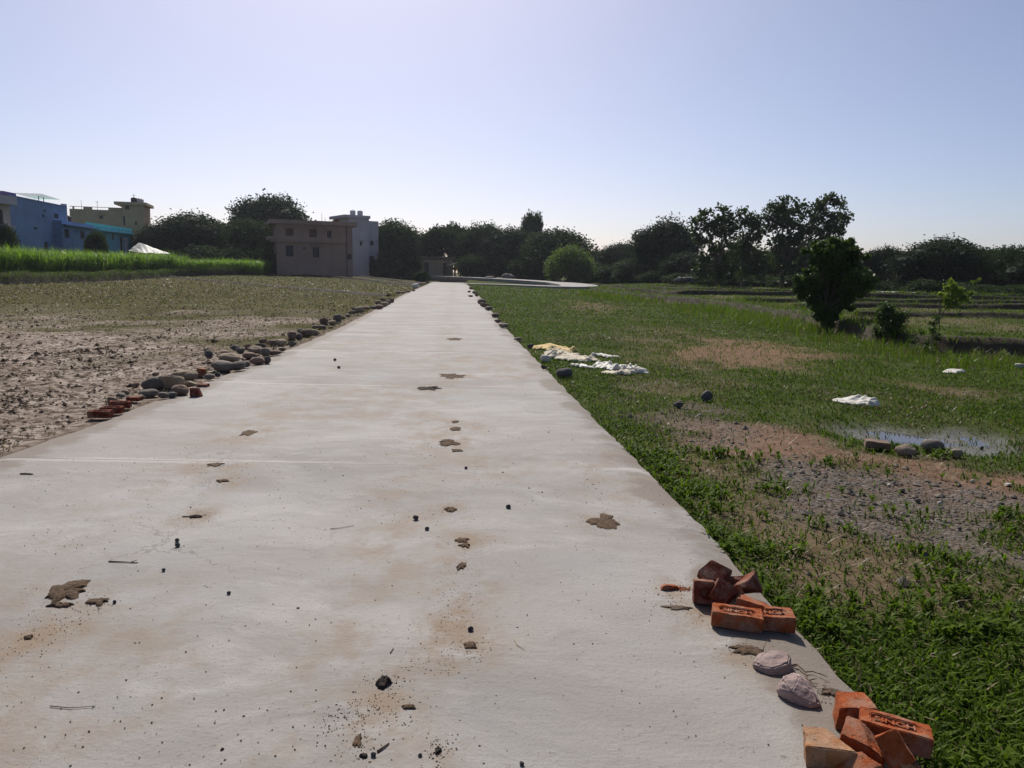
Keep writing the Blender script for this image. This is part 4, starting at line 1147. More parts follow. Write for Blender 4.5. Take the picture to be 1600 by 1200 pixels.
h.box('brick_heap', M['brick_dark'], h.at(525, 346)[0], h.at(535, 346)[0], 2.5, 4, zr1, zr1 + .45, bevel=.12)
# white tower house
h = House('white_tower_house', 'narrow pale tower house with two rooftop tanks', 546, 134, 577, 136)
zr = h.at(560, 341)[1]
ops = [h.rect(562.5, 377, 566, 384)]
h.wall(M['w_white'], 0, h.L, zr, 7, ops); h.window(ops[0], shade='w_white', m='glass')
h.box('roof_slab', M['w_white'], -.9, h.L + .15, -.3, 7.2, zr + .002, h.at(560, 336.5)[1])
zr2 = h.at(560, 336.5)[1]
for p_ in (558, 569.5): h.tank(h.at(p_, 335)[0], 2, zr2 + .002, .48, 1.0)
h.box('side_wing', M['w_white'], h.L + .002, h.L + 2.2, 1.0, 7, -.3, h.at(585, 345)[1])
h.box('side_window', M['shutter'], h.L + .6, h.L + 1.2, .9, 1.02, h.at(583, 383)[1], h.at(583, 376)[1])
h.box('side_door', M['shutter'], h.L + .4, h.L + 1.2, .9, 1.02, .1, h.at(583, 400)[1])
# mud walled hut and lean-to near the end of the road
h = House('mud_hut', 'low mud coloured hut behind the end of the road', 638, 143, 708, 146)
ztop = h.at(670, 405)[1]
ops = [h.rect(641, 407, 645, 414), h.rect(663, 410, 670, 424), h.rect(692, 411, 698, 426)]
ops[1] = (*ops[1][:2], .1, ops[1][3]); ops[2] = (*ops[2][:2], .1, ops[2][3])
h.wall(M['w_mud'], 0, h.L, ztop, 5, ops)
h.window(ops[0], shade=False); h.window(ops[1], shade=False, name='door'); h.window(ops[2], shade=False, m='shutter_red', name='door')
h.box('thatch_roof', M['thatch'], -.4, h.L + .4, -.7, 5.3, ztop + .002, ztop + .5, bevel=.15)
bm = bmesh.new()
a = h.at(696, 416, -2); b = h.at(720, 408, -2)
vs = [bm.verts.new(c) for c in ((a[0], -2.4, a[1]), (b[0], -2.4, b[1]), (b[0], -.9, b[1]), (a[0], -.9, a[1]))]; bm.faces.new(vs)
bmesh.ops.solidify(bm, geom=bm.faces[:], thickness=.12)
link('lean_to_roof', bm_mesh('lean_to_roof', bm, (M['w_grey'],)), h.root)
for xx in (a[0] + .2, b[0] - .2): h.box('post', M['bark'], xx, xx + .12, -2.3, -2.18, 0, a[1] + (xx - a[0]) * (b[1] - a[1]) / (b[0] - a[0]) - .1)
# hut with a bright sheet roof at the edge of the crop
h = House('sheet_roof_hut', 'small hut with a bright white sheet roof at the crop edge', 219, 104, 266, 108)
z0 = h.at(240, 393)[1]; z1 = h.at(237, 379)[1]
bm = bmesh.new(); n = 14; L = h.L
rows = []
for r in range(5):
    row = []
    for i in range(n + 1):
        t = i / n; ridge = z0 + (z1 - z0) * (min(1, t / .35) if t < .35 else max(0, 1 - (t - .35) / .65) ** .8)
        f = r / 4
        z = z0 - .25 + (ridge - z0 + .25) * math.sin(f * math.pi * .5) + random.uniform(-.06, .06)
        row.append(bm.verts.new((t * L, -.5 + 3.0 * f, z)))
    rows.append(row)
for r in range(4):
    for i in range(n): bm.faces.new((rows[r][i], rows[r][i + 1], rows[r + 1][i + 1], rows[r + 1][i]))
link('sheet_roof', bm_mesh('sheet_roof', bm, (M['sheet'],)), h.root)
for xx in (.1, L * .5, L - .25): h.box('post', M['bark'], xx, xx + .12, 0, .12, -.2, z0 - .22)
h.box('wall', M['w_mud'], .4, L - .5, .9, 2.4, -.2, z0 - .3)
# low shed under the right hand trees
h = House('field_shed', 'low shed with a thin pale roof edge under the right trees', 1410, 60, 1446, 60)
z1 = h.at(1425, 457)[1]
h.box('wall', M['w_mud'], .15, h.L - .15, .5, 3, -.3, z1 - .14)
h.box('roof', M['tin'], -.2, h.L + .2, -.3, 3.3, z1 - .1, z1)
for xx in (.05, h.L - .2): h.box('post', M['bark'], xx, xx + .1, -.1, 0, -.3, z1 - .102)

# pale bundles lying in front of the trees beyond the bend
def lump_mesh(name, seed, m, nx_=10, ny_=8, h=.5, w=1.0, d=.6):
    r = np.random.default_rng(seed)
    bm = bmesh.new(); bmesh.ops.create_icosphere(bm, subdivisions=3, radius=1)
    for v in bm.verts:
        n_ = float(fbm(np.array([v.co.x * 1.6 + seed]), np.array([v.co.y * 1.6 + v.co.z * 2.1]), 3, seed)[0])
        k = .62 + .75 * n_
        v.co = Vector((v.co.x * w * k, v.co.y * d * k, max(-.02, v.co.z * h * k)))
    return bm_mesh(name, bm, (m,), True)
for px_, w, hh, lab in ((766, 1.0, .9, 'pale grey bundle left of its larger neighbour under the trees'), (781, .8, .7, 'small pale bundle between two others under the trees'), (793, 1.4, 1.1, 'largest pale bundle under the trees beyond the bend')):
    X, Y, _ = P(px_, 430, 132)
    tag(link('pale_bundle', lump_mesh('pale_bundle', int(px_), M['stone_grey'], h=hh, w=w, d=.7), None, (X, Y, hz(X, Y) - .02)), lab, 'bundle', 'pale bundles under the trees')  # the grey material puts the shade under the trees into their colour

# ------------------------------------------------------------------ stones
def stone_mesh(seed, sub=3, facets=0, flat=.62, rough=.28, cutd=(.2, .34)):
    r = random.Random(seed)
    bm = bmesh.new(); bmesh.ops.create_icosphere(bm, subdivisions=sub, radius=.5)
    ox, oy = r.uniform(0, 90), r.uniform(0, 90)
    co = np.array([v.co for v in bm.verts])
    k = 1 + rough * 2 * (fbm(co[:, 0] * 2.2 + ox, co[:, 1] * 2.2 + co[:, 2] * 1.7 + oy, 3, seed) - .5)
    co = co * k[:, None] * np.array([1, r.uniform(.65, .85), flat])
    for v, c in zip(bm.verts, co): v.co = c
    for _ in range(facets):
        n = Vector((r.gauss(0, 1), r.gauss(0, 1), r.gauss(0, .7))).normalized()
        g = bm.verts[:] + bm.edges[:] + bm.faces[:]
        res = bmesh.ops.bisect_plane(bm, geom=g, plane_co=n * r.uniform(*cutd) * (.75 if abs(n.z) > .5 else 1), plane_no=n, clear_outer=True)
        es = [e for e in res['geom_cut'] if isinstance(e, bmesh.types.BMEdge)]
        if es: bmesh.ops.contextual_create(bm, geom=es)
    bmesh.ops.triangulate(bm, faces=[f for f in bm.faces if len(f.verts) > 4])
    return bm_mesh('stone', bm, (), facets == 0)
SM = [stone_mesh(600 + k) for k in range(6)] + [stone_mesh(620 + k, 3, 3) for k in range(5)]
SMV = [np.array([v.co for v in m.vertices]) for m in SM]
SDATA = {}
def stone_data(k, mat):
    if (k, mat) not in SDATA:
        m = SM[k].copy(); m.materials.append(M[mat]); SDATA[(k, mat)] = m
    return SDATA[(k, mat)]

def put_stone(px_, py_, wpx, hpx, mat, label, group=None, k=None, name='stone', zg=None, rz=None, sink=.12, cat='stone'):
    """base of the stone at the photograph point (px_, py_), seen wpx wide and hpx high"""
    zz = 0.0 if zg is None else zg
    for _ in range(3):
        X, Y = G(px_, py_, zz)
        if zg is None:
            zz = hz(X, Y)
            if ledge(Y) - .02 < X < redge(Y) + .02: zz = 0.0
    D = math.hypot(Y, EYE); w = wpx / FPX * D
    k = random.randrange(len(SM)) if k is None else k
    rz = random.uniform(-.5, .5) if rz is None else rz
    v = SMV[k]
    c, s = math.cos(rz), math.sin(rz)
    ext = np.ptp(v[:, 0] * c - v[:, 1] * s)
    sc = w / ext
    hgt_ = hpx / FPX * D * 1.1
    szz = max(.6, min(2.0, hgt_ / (np.ptp(v[:, 2]) * sc)))
    Y2 = Y + .25 * w
    o = link(name, stone_data(k, mat), None, (X, Y2, zz - v[:, 2].min() * sc * szz * (1 - sink)), (0, 0, rz), (sc, sc, sc * szz))
    return tag(o, label, cat, group)

ROW = 'stones in the row along the left road edge'
# (x, base y, width, height, material, label or None)
LEFT = [
    (236, 611, 42, 24, 'stone_grey', 'smooth grey oval boulder on the near pile left of the road'), (265, 610, 44, 28, 'stone_tan', 'tan flat topped boulder on the near pile left of the road'),
    (229, 622, 32, 15, 'stone_grey', 'grey stone low at the left end of the near pile'), (253, 623, 22, 11, 'stone_grey', 'small grey stone in the front of the near pile'),
    (280, 618, 30, 18, 'stone_brown', 'brown stone at the right end of the near pile'), (266, 622, 20, 10, 'stone_dark', 'dark small stone tucked under the tan boulder'),
    (286, 596, 44, 19, 'stone_tan', 'long tan slab stone just behind the near pile'), (293, 605, 28, 11, 'stone_tan', 'flat tan stone at the road edge behind the near pile'),
    (344, 582, 44, 20, 'stone_grey', 'largest smooth oval boulder of the left stone row'), (311, 590, 20, 14, 'stone_brown', 'brown stone left of the large oval boulder'),
    (326, 593, 17, 10, 'stone_grey', 'small grey stone in front of the large oval boulder'), (339, 589, 11, 8, 'stone_dark', 'dark pebble in front of the large oval boulder'),
    (369, 579, 28, 16, 'stone_grey', 'grey stone leaning against the right of the large oval boulder'), (383, 574, 14, 10, 'stone_dark', 'small dark stone right of the large oval boulder'),
    (357, 566, 36, 16, 'stone_tan', 'tan stone behind the large oval boulder'), (325, 566, 14, 14, 'stone_dark', 'upright dark stone behind the large oval boulder')]
for a in LEFT: put_stone(a[0], a[1], a[2] * .9, a[3] * .88, a[4], a[5], ROW, k=[0, 6, 1, 2, 3, 7, 8, 9, 4, 10, 5, 0, 1, 2, 3, 4][LEFT.index(a)])
MORE = [(400, 570, 24, 12), (416, 569, 13, 12), (388, 562, 26, 11), (398, 553, 26, 12), (413, 558, 16, 14), (427, 555, 22, 8), (407, 546, 18, 10), (424, 541, 20, 10), (437, 541, 22, 11), (456, 541, 14, 8),
        (455, 532, 16, 14), (466, 531, 12, 10), (478, 527, 20, 13), (491, 524, 13, 9), (470, 521, 12, 8), (492, 515, 12, 7), (502, 515, 13, 7), (506, 508, 14, 11), (518, 508, 14, 7), (527, 504, 14, 13), (536, 499, 8, 5), (543, 496, 9, 5),
        (549, 491, 12, 6), (561, 489, 16, 10), (552, 484, 8, 5), (572, 484, 12, 6), (583, 483, 12, 5), (592, 483, 14, 7), (600, 479, 12, 7), (606, 476, 10, 6), (612, 473, 8, 7), (598, 471, 9, 5), (590, 476, 10, 6),
        (622, 459, 9, 4), (629, 458, 9, 3), (637, 457, 8, 3), (646, 455, 6, 3), (655, 446, 7, 4), (662, 444, 7, 3), (668, 442, 6, 3), (440, 549, 12, 6), (375, 553, 16, 10), (388, 546, 14, 9), (350, 556, 16, 9), (365, 548, 16, 9), (410, 536, 12, 7)]
mats = ['stone_brown', 'stone_grey', 'stone_brown', 'stone_tan', 'stone_grey']
for k, a in enumerate(MORE):
    put_stone(*a, mats[k % 5], 'middling stone in the far stretch of the row along the left road edge', ROW, k=k % 11)
put_stone(649, 451, 12, 8, 'stone_pale', 'pale rounded stone standing out at the far left road edge', ROW, k=1)
# small filler stones spilled on the field side of the row
for k in range(76):
    y = 8.8 + 22 * (k / 76) ** 1.5; x = ledge(y) - random.uniform(.15, .95)
    kk = random.randrange(11); s = random.uniform(.06, .15)
    o = link('stone', stone_data(kk, random.choice(mats)), None, (x, y, hz(x, y) + s * .12), (random.uniform(-.3, .3), random.uniform(-.3, .3), random.uniform(0, 6)), s)
    tag(o, 'small stone spilled onto the field side of the left stone row', 'stone', 'small stones beside the left row')
ORD = 'first second third fourth fifth sixth seventh eighth ninth tenth eleventh twelfth'.split()
RR = 'dark stones along the right road edge'
for k, a in enumerate([(736, 452, 7, 4), (733, 457, 5, 3), (741, 459, 7, 4), (745, 463, 6, 5), (735, 464, 8, 3), (752, 475, 13, 8), (757, 480, 14, 7), (763, 485, 13, 6), (774, 496, 12, 7), (778, 504, 12, 5), (787, 512, 17, 6), (809, 532, 13, 5)]):
    put_stone(*a, 'stone_grey' if k % 3 else 'stone_brown', ORD[k] + ' dark stone along the right road edge, counted from its far end', RR, k=k % 11)
put_stone(852, 567, 17, 12, 'stone_pale', 'whitish stone at the right road edge below the sacks', None, 2)
put_stone(850, 577, 10, 6, 'dung_dark' if False else 'stone_dark', 'black lump on the road edge below the whitish stone', None, 9)
put_stone(882, 592, 26, 16, 'stone_dark', 'dark stone in the grass below the white sacks', None, 1)
put_stone(829, 545, 10, 8, 'stone_dark', 'dark stone at the left end of the yellow sack', None, 8)
put_stone(1105, 628, 20, 17, 'stone_dark', 'dark round boulder on the grass left of the bare track', None, 0)
put_stone(1060, 638, 15, 10, 'stone_dark', 'dark angular stone left of the round boulder on the grass', None, 7)
put_stone(1419, 714, 34, 19, 'stone_tan', 'tan stone left of the large boulder by the puddle', None, 3, sink=.2)
put_stone(1460, 709, 34, 22, 'stone_grey', 'large round grey boulder by the puddle', None, 4, sink=.2)
put_stone(1496, 716, 22, 14, 'stone_tan', 'small pale stone right of the boulder by the puddle', None, 2, sink=.2)
put_stone(1597, 577, 20, 9, 'stone_pale', 'white stone at the right picture edge', None, 6)
for k, (a, b) in enumerate([(1520, 755), (1545, 758), (1435, 786), (1470, 790), (1410, 770), (1583, 815), (1576, 760), (1350, 775), (1330, 830), (1235, 745), (1500, 830), (1535, 700), (1390, 760), (1565, 790)]):
    put_stone(a, b, random.uniform(6, 11), random.uniform(4, 7), 'stone_pale' if k % 3 == 0 else 'stone_grey', 'pebble lying loose on the gravelly bare track', 'pebbles on the bare track', k % 11)

# two larger rocks on the slab near the bricks
def rock(name, px_, py_, pts, mat, rz, label, seed, rough=.004, sub=3):
    bm = bmesh.new()
    for q in pts: bm.verts.new(q)
    res = bmesh.ops.convex_hull(bm, input=bm.verts[:])
    bmesh.ops.delete(bm, geom=[v for v in bm.verts if not v.link_faces], context='VERTS')
    bmesh.ops.bevel(bm, geom=bm.edges[:], offset=.005, segments=2, affect='EDGES', clamp_overlap=True)
    for _ in range(sub):
        es = [e for e in bm.edges if e.calc_length() > .010]
        bmesh.ops.subdivide_edges(bm, edges=es, cuts=1)
        bmesh.ops.triangulate(bm, faces=[f for f in bm.faces if len(f.verts) > 4])
    co = np.array([v.co for v in bm.verts])
    for k in range(3):
        d = fbm(co[:, 0] * 38 + k * 31 + seed, co[:, 1] * 38 + co[:, 2] * 30, 4, seed + k) - .5
        for v, a_ in zip(bm.verts, d): v.co[k] += a_ * rough * 2.5
    me = bm_mesh(name, bm, (M[mat],))
    X, Y = G(px_, py_)
    o = link(name, me, None, (X, Y, -.003), (0, 0, rz))
    return tag(o, label, 'rock')
rock('rock', 1206, 1044, [(-.085, 0, .03), (-.05, -.05, 0), (.02, -.065, 0), (.08, -.03, 0), (.09, .02, 0), (.04, .07, 0), (-.05, .06, 0), (-.08, .02, 0), (.075, .0, .062), (.03, .055, .065), (-.04, .05, .045), (.045, -.05, .05), (-.03, -.05, .032)],
     'stone_pink', .15, 'pinkish white broken rock on the slab below the upper brick pile', 31)
rock('rock', 1246, 1092, [(-.08, -.01, .02), (-.075, .03, .03), (-.06, -.03, .035), (-.05, .05, .02), (-.055, .03, .075), (-.06, -.005, .07), (-.02, .05, .085), (.0, .02, .085), (-.02, -.045, .05), (-.03, -.04, 0), (.03, .05, 0), (.035, .035, .07), (.08, -.03, .03), (.085, -.01, 0), (.06, -.05, 0), (.05, -.055, .02), (.08, .02, 0), (-.04, .05, 0), (-.07, 0, 0)],
     'stone_pink', -.45, 'smooth pink and mauve rock lying left of the lower bricks', 44, .003)

# ------------------------------------------------------------------ bricks
def brick_solid(cuts=(), dims=(.225, .108, .072), frog=True, seed=1, rough=.0034):
    r = random.Random(seed)
    lx_, ly, lz = dims
    bm = bmesh.new()
    if frog:
        fx0, fy0, fd = lx_ * .36, ly * .27, .011
        out = [(-lx_ / 2, -ly / 2), (lx_ / 2, -ly / 2), (lx_ / 2, ly / 2), (-lx_ / 2, ly / 2)]
        inn = [(-fx0, -fy0 * .5), (-fx0 * .82, -fy0), (fx0 * .82, -fy0), (fx0, -fy0 * .5), (fx0, fy0 * .5), (fx0 * .82, fy0), (-fx0 * .82, fy0), (-fx0, fy0 * .5)]
        bv = [bm.verts.new((x, y, 0)) for x, y in out]; tv = [bm.verts.new((x, y, lz)) for x, y in out]
        iv = [bm.verts.new((x, y, lz)) for x, y in inn]; dv = [bm.verts.new((x * .93, y * .9, lz - fd)) for x, y in inn]
        bm.faces.new(bv[::-1])
        for i in range(4): bm.faces.new((bv[i], bv[(i + 1) % 4], tv[(i + 1) % 4], tv[i]))
        for i in range(8): bm.faces.new((iv[i], iv[(i + 1) % 8], dv[(i + 1) % 8], dv[i]))
        bm.faces.new(dv)
        for f in ((tv[0], tv[1], iv[2], iv[1]), (tv[1], iv[3], iv[2]), (tv[1], tv[2], iv[4], iv[3]), (tv[2], iv[5], iv[4]), (tv[2], tv[3], iv[6], iv[5]), (tv[3], iv[7], iv[6]), (tv[3], tv[0], iv[0], iv[7]), (tv[0], iv[1], iv[0])):
            bm.faces.new(f)
    else:
        box_bm(bm, -lx_ / 2, lx_ / 2, -ly / 2, ly / 2, 0, lz)
    bmesh.ops.recalc_face_normals(bm, faces=bm.faces)
    for co, no in cuts:
        res = bmesh.ops.bisect_plane(bm, geom=bm.verts[:] + bm.edges[:] + bm.faces[:], plane_co=co, plane_no=no, clear_outer=True)
        es = [e for e in res['geom_cut'] if isinstance(e, bmesh.types.BMEdge)]
        if es: bmesh.ops.triangle_fill(bm, edges=es, use_beauty=True)
    sharp = [e for e in bm.edges if len(e.link_faces) == 2 and e.calc_face_angle(0) > .6]
    bmesh.ops.bevel(bm, geom=sharp, offset=.003, segments=2, affect='EDGES', clamp_overlap=True)
    for _ in range(3):
        es = [e for e in bm.edges if e.calc_length() > .016]
        if not es: break
        bmesh.ops.subdivide_edges(bm, edges=es, cuts=1)
    bmesh.ops.triangulate(bm, faces=[f for f in bm.faces if len(f.verts) > 4])
    co = np.array([v.co for v in bm.verts])
    for k in range(3):
        d = fbm(co[:, 0] * 55 + k * 31 + seed, co[:, 1] * 55 + co[:, 2] * 40, 3, seed + k) - .5
        d2 = fbm(co[:, 0] * 16 + k * 17 + seed, co[:, 1] * 16 + co[:, 2] * 16, 2, seed + 9 + k) - .5
        for v, a, b in zip(bm.verts, d, d2): v.co[k] += (a * 1.6 + b * 2.2) * rough
    return bm

LETTERS = {}
def lettering(word):
    if word not in LETTERS:
        cu = bpy.data.curves.new('lettering', 'FONT'); cu.body = word; cu.size = .048; cu.extrude = .0045; cu.align_x = 'CENTER'; cu.align_y = 'CENTER'; cu.offset = .0008
        t = bpy.data.objects.new('lettering', cu); COL.objects.link(t)
        bpy.context.view_layer.update()
        me = bpy.data.meshes.new_from_object(t.evaluated_get(bpy.context.evaluated_depsgraph_get()))
        bpy.data.objects.remove(t); bpy.data.curves.remove(cu)
        me.name = 'lettering'; me.materials.clear(); me.materials.append(M['brick'])
        LETTERS[word] = me
    return LETTERS[word]

def put_brick(px_, py_, rot, label, mat='brick', cuts=(), frog=True, word=None, lift=0., seed=1, dims=(.225, .108, .072), group='bricks lying on the road edge', woff=0., zg=0., cat='brick', name='brick', dy=0.):
    bm = brick_solid(cuts, dims, frog, seed)
    c = np.mean([v.co for v in bm.verts], axis=0); c[2] = 0
    for v in bm.verts: v.co -= Vector(c)
    me = bm_mesh(name, bm, (M[mat],))
    X, Y = G(px_, py_, zg)
    o = link(name, me, None, (X, Y + dy, zg), rot)
    v = np.array([u.co for u in me.vertices]); R_ = np.array(o.rotation_euler.to_matrix())
    o.location.z = zg - (v @ R_.T)[:, 2].min() + lift - .001
    if word:
        l = link('lettering', lettering(word), o, (-c[0] + woff, -c[1], dims[2] - .0075)); l.scale = (.92, .9, 1)
    return tag(o, label, cat, group)

R = math.radians
half = [((.015, 0, 0), (.9, .35, .15))]
# upper pile
put_brick(1150, 978, (0, R(2), R(-14)), 'whole brick with sunken lettering in front of the upper pile', word='SINGH', seed=3)
put_brick(1213, 980, (R(3), 0, R(-6)), 'half brick with lettering at the right end of the upper pile', cuts=[((-.025, 0, 0), (-.95, .2, .1))], word='NGH', seed=5, woff=.03)
put_brick(1100, 938, (R(78), 0, R(-8)), 'half brick standing on edge at the left of the upper pile', 'brick_dark', cuts=[((.0, 0, 0), (.95, .2, .1))], seed=7)
put_brick(1112, 922, (R(35), R(-25), R(30)), 'tilted brick piece at the back left of the upper pile', 'brick_dark', cuts=half, seed=9, frog=False, lift=.02)
put_brick(1127, 945, (R(60), R(25), R(-20)), 'steeply tilted brick piece in the middle of the upper pile', 'brick_dark', cuts=[((.0, 0, 0), (.9, -.2, .3))], seed=11, frog=False)
put_brick(1165, 936, (R(-20), R(28), R(50)), 'largest broken brick at the back right of the upper pile', 'brick_dark', cuts=[((.03, 0, .03), (.8, .3, .5)), ((-.06, 0, .05), (-.5, .3, .8))], seed=13, frog=False, dims=(.225, .115, .10), lift=.0)
put_brick(1176, 958, (0, R(6), R(-18)), 'flat broken brick behind the lettered whole brick', 'brick', cuts=[((.02, .02, .03), (.3, .9, .2)), ((.07, 0, 0), (.9, -.3, .2)), ((0, 0, .05), (.1, .15, 1))], seed=15, frog=False)
put_brick(1143, 925, (R(10), R(-30), R(70)), 'small dark brick chip between the larger pieces of the upper pile', 'brick_dark', cuts=half + [((-.04, 0, 0), (-.9, 0, .3))], seed=16, frog=False, lift=.01)
put_brick(1154, 947, (R(70), R(10), R(40)), 'thin upright splinter of brick in the upper pile', 'brick', cuts=[((.0, 0, 0), (.9, .2, .3)), ((-.05, 0, .0), (-.8, 0, .5)), ((0, 0, .025), (0, .2, 1))], seed=17, frog=False)
put_brick(1045, 920, (0, 0, R(5)), 'small red brick chip left of the upper pile', 'brick', cuts=[((.05, 0, 0), (.9, .4, .1)), ((-.03, 0, .01), (-.7, .2, .7)), ((0, 0, .02), (.1, 0, 1)), ((0, .02, 0), (.1, 1, .1)), ((0, -.02, 0), (.1, -1, .1))], seed=19, frog=False)
# lower pile
put_brick(1330, 1128, (R(2), 0, R(0)), 'chunky half brick above the lower pile', cuts=[((-.03, 0, 0), (-.95, .25, .1))], dims=(.20, .108, .085), frog=False, seed=21)
put_brick(1394, 1168, (R(-3), R(3), R(-24)), 'whole brick with sunken lettering on the lower pile', word='SINGH', seed=23, lift=.012)
put_brick(1289, 1190, (R(4), R(-4), R(-16)), 'pale orange broken brick at the left of the lower pile', 'brick_pale', cuts=[((.0, .02, 0), (.75, .6, .15))], seed=25, frog=False, dims=(.225, .108, .08))
put_brick(1340, 1180, (R(10), R(12), R(-30)), 'wedge of brick between the pale and the lettered brick', cuts=half + [((0, 0, .05), (.4, .2, .9))], seed=27, frog=False)
put_brick(1338, 1216, (R(12), R(-8), R(15)), 'rounded brick chunk at the bottom edge of the picture', cuts=[((.02, 0, 0), (.9, .3, .3)), ((-.06, 0, .03), (-.6, .2, .7)), ((0, .03, .04), (.2, .8, .6))], seed=29, frog=False)
put_brick(1380, 1208, (R(50), R(30), R(60)), 'tilted brick piece at the bottom right of the lower pile', cuts=[((.0, 0, 0), (.9, .2, .3))], seed=31, frog=False)
put_brick(1405, 1214, (R(20), R(-40), R(20)), 'small pale brick chip at the bottom right corner of the lower pile', 'brick_pale', cuts=[((.0, 0, 0), (.9, .2, .3)), ((-.06, 0, 0), (-.9, .2, .3))], seed=33, frog=False)
# bricks at the left edge
GL = 'bricks at the left road edge'
put_brick(157, 652, (0, 0, R(6)), 'nearest brick at the left road edge', 'brick_dark', seed=41, group=GL)
put_brick(174, 646, (0, 0, R(10)), 'middle brick of the three at the left road edge', 'brick_dark', seed=43, group=GL, dy=.02)
put_brick(182, 639, (0, R(3), R(14)), 'farthest brick of the three at the left road edge', 'brick_dark', seed=45, group=GL, dy=.08)
put_brick(307, 619, (R(85), 0, R(8)), 'dark brick half standing on the road beside the stone pile', 'brick_dark', cuts=half, seed=47, group=GL, frog=False)
put_brick(317, 604, (0, 0, R(-4)), 'thin flat brick piece on the road beside the stone pile', 'brick_dark', cuts=[((.04, 0, 0), (.95, .1, 0)), ((0, 0, .035), (0, 0, 1))], seed=49, group=GL, frog=False)
put_brick(315, 587, (0, R(8), R(10)), 'orange brick piece among the stones left of the road', 'brick_dusty', cuts=half, seed=51, group=GL, frog=False, lift=.03)
put_brick(211, 626, (0, 0, R(-10)), 'dark brick piece at the left foot of the stone pile', 'brick_dark', cuts=[((.04, 0, 0), (.95, .1, 0)), ((0, 0, .045), (0, 0, 1))], seed=53, group=GL, frog=False)
X, Y = G(1369, 701, -.12)
put_brick(1369, 701, (R(5), R(4), R(-14)), 'dark wet brick on the grass by the puddle', 'stone_brown', seed=55, zg=hz(X, Y), group='bricks off the road', frog=False)
# red brick dust beside the upper pile
n = 260; a, b = G(1058, 920); s = U(.001, .006, n)
lumps('brick_crumbs', a + RNG.normal(size=n) * .035, b + RNG.normal(size=n) * .012, np.full(n, .002), s, M['brick'], 'red brick crumbs left of the upper brick pile', 'crumbs')

# ------------------------------------------------------------------ dung, clods and twigs on the road
def pat_mesh(name, seed, w, d, h, m):
    r = np.random.default_rng(seed); na, nr = 44, 7
    out = .15 + 1.35 * fbm(np.cos(np.arange(na) / na * 6.283) * 2.2 + seed, np.sin(np.arange(na) / na * 6.283) * 2.2, 4, seed)
    V = [(0, 0, h)]
    for k in range(1, nr + 1):
        t = k / nr
        for j in range(na):
            a = j / na * 6.283
            x, y = math.cos(a) * out[j] * t * w / 2, math.sin(a) * out[j] * t * d / 2
            hh = .7 * h * (1 - t ** 4) * (.35 + 1.3 * float(fbm(np.array([x * 40 + seed]), np.array([y * 40.]), 3, seed)[0])) if k < nr else -.002
            V.append((x, y, hh))
    T = [(0, 1 + j, 1 + (j + 1) % na) for j in range(na)]
    Q = [(1 + k * na + j, 1 + (k + 1) * na + j, 1 + (k + 1) * na + (j + 1) % na, 1 + k * na + (j + 1) % na) for k in range(nr - 1) for j in range(na)]
    return mesh_np(name, np.array(V), [np.array(T), np.array(Q)], (m,), False)

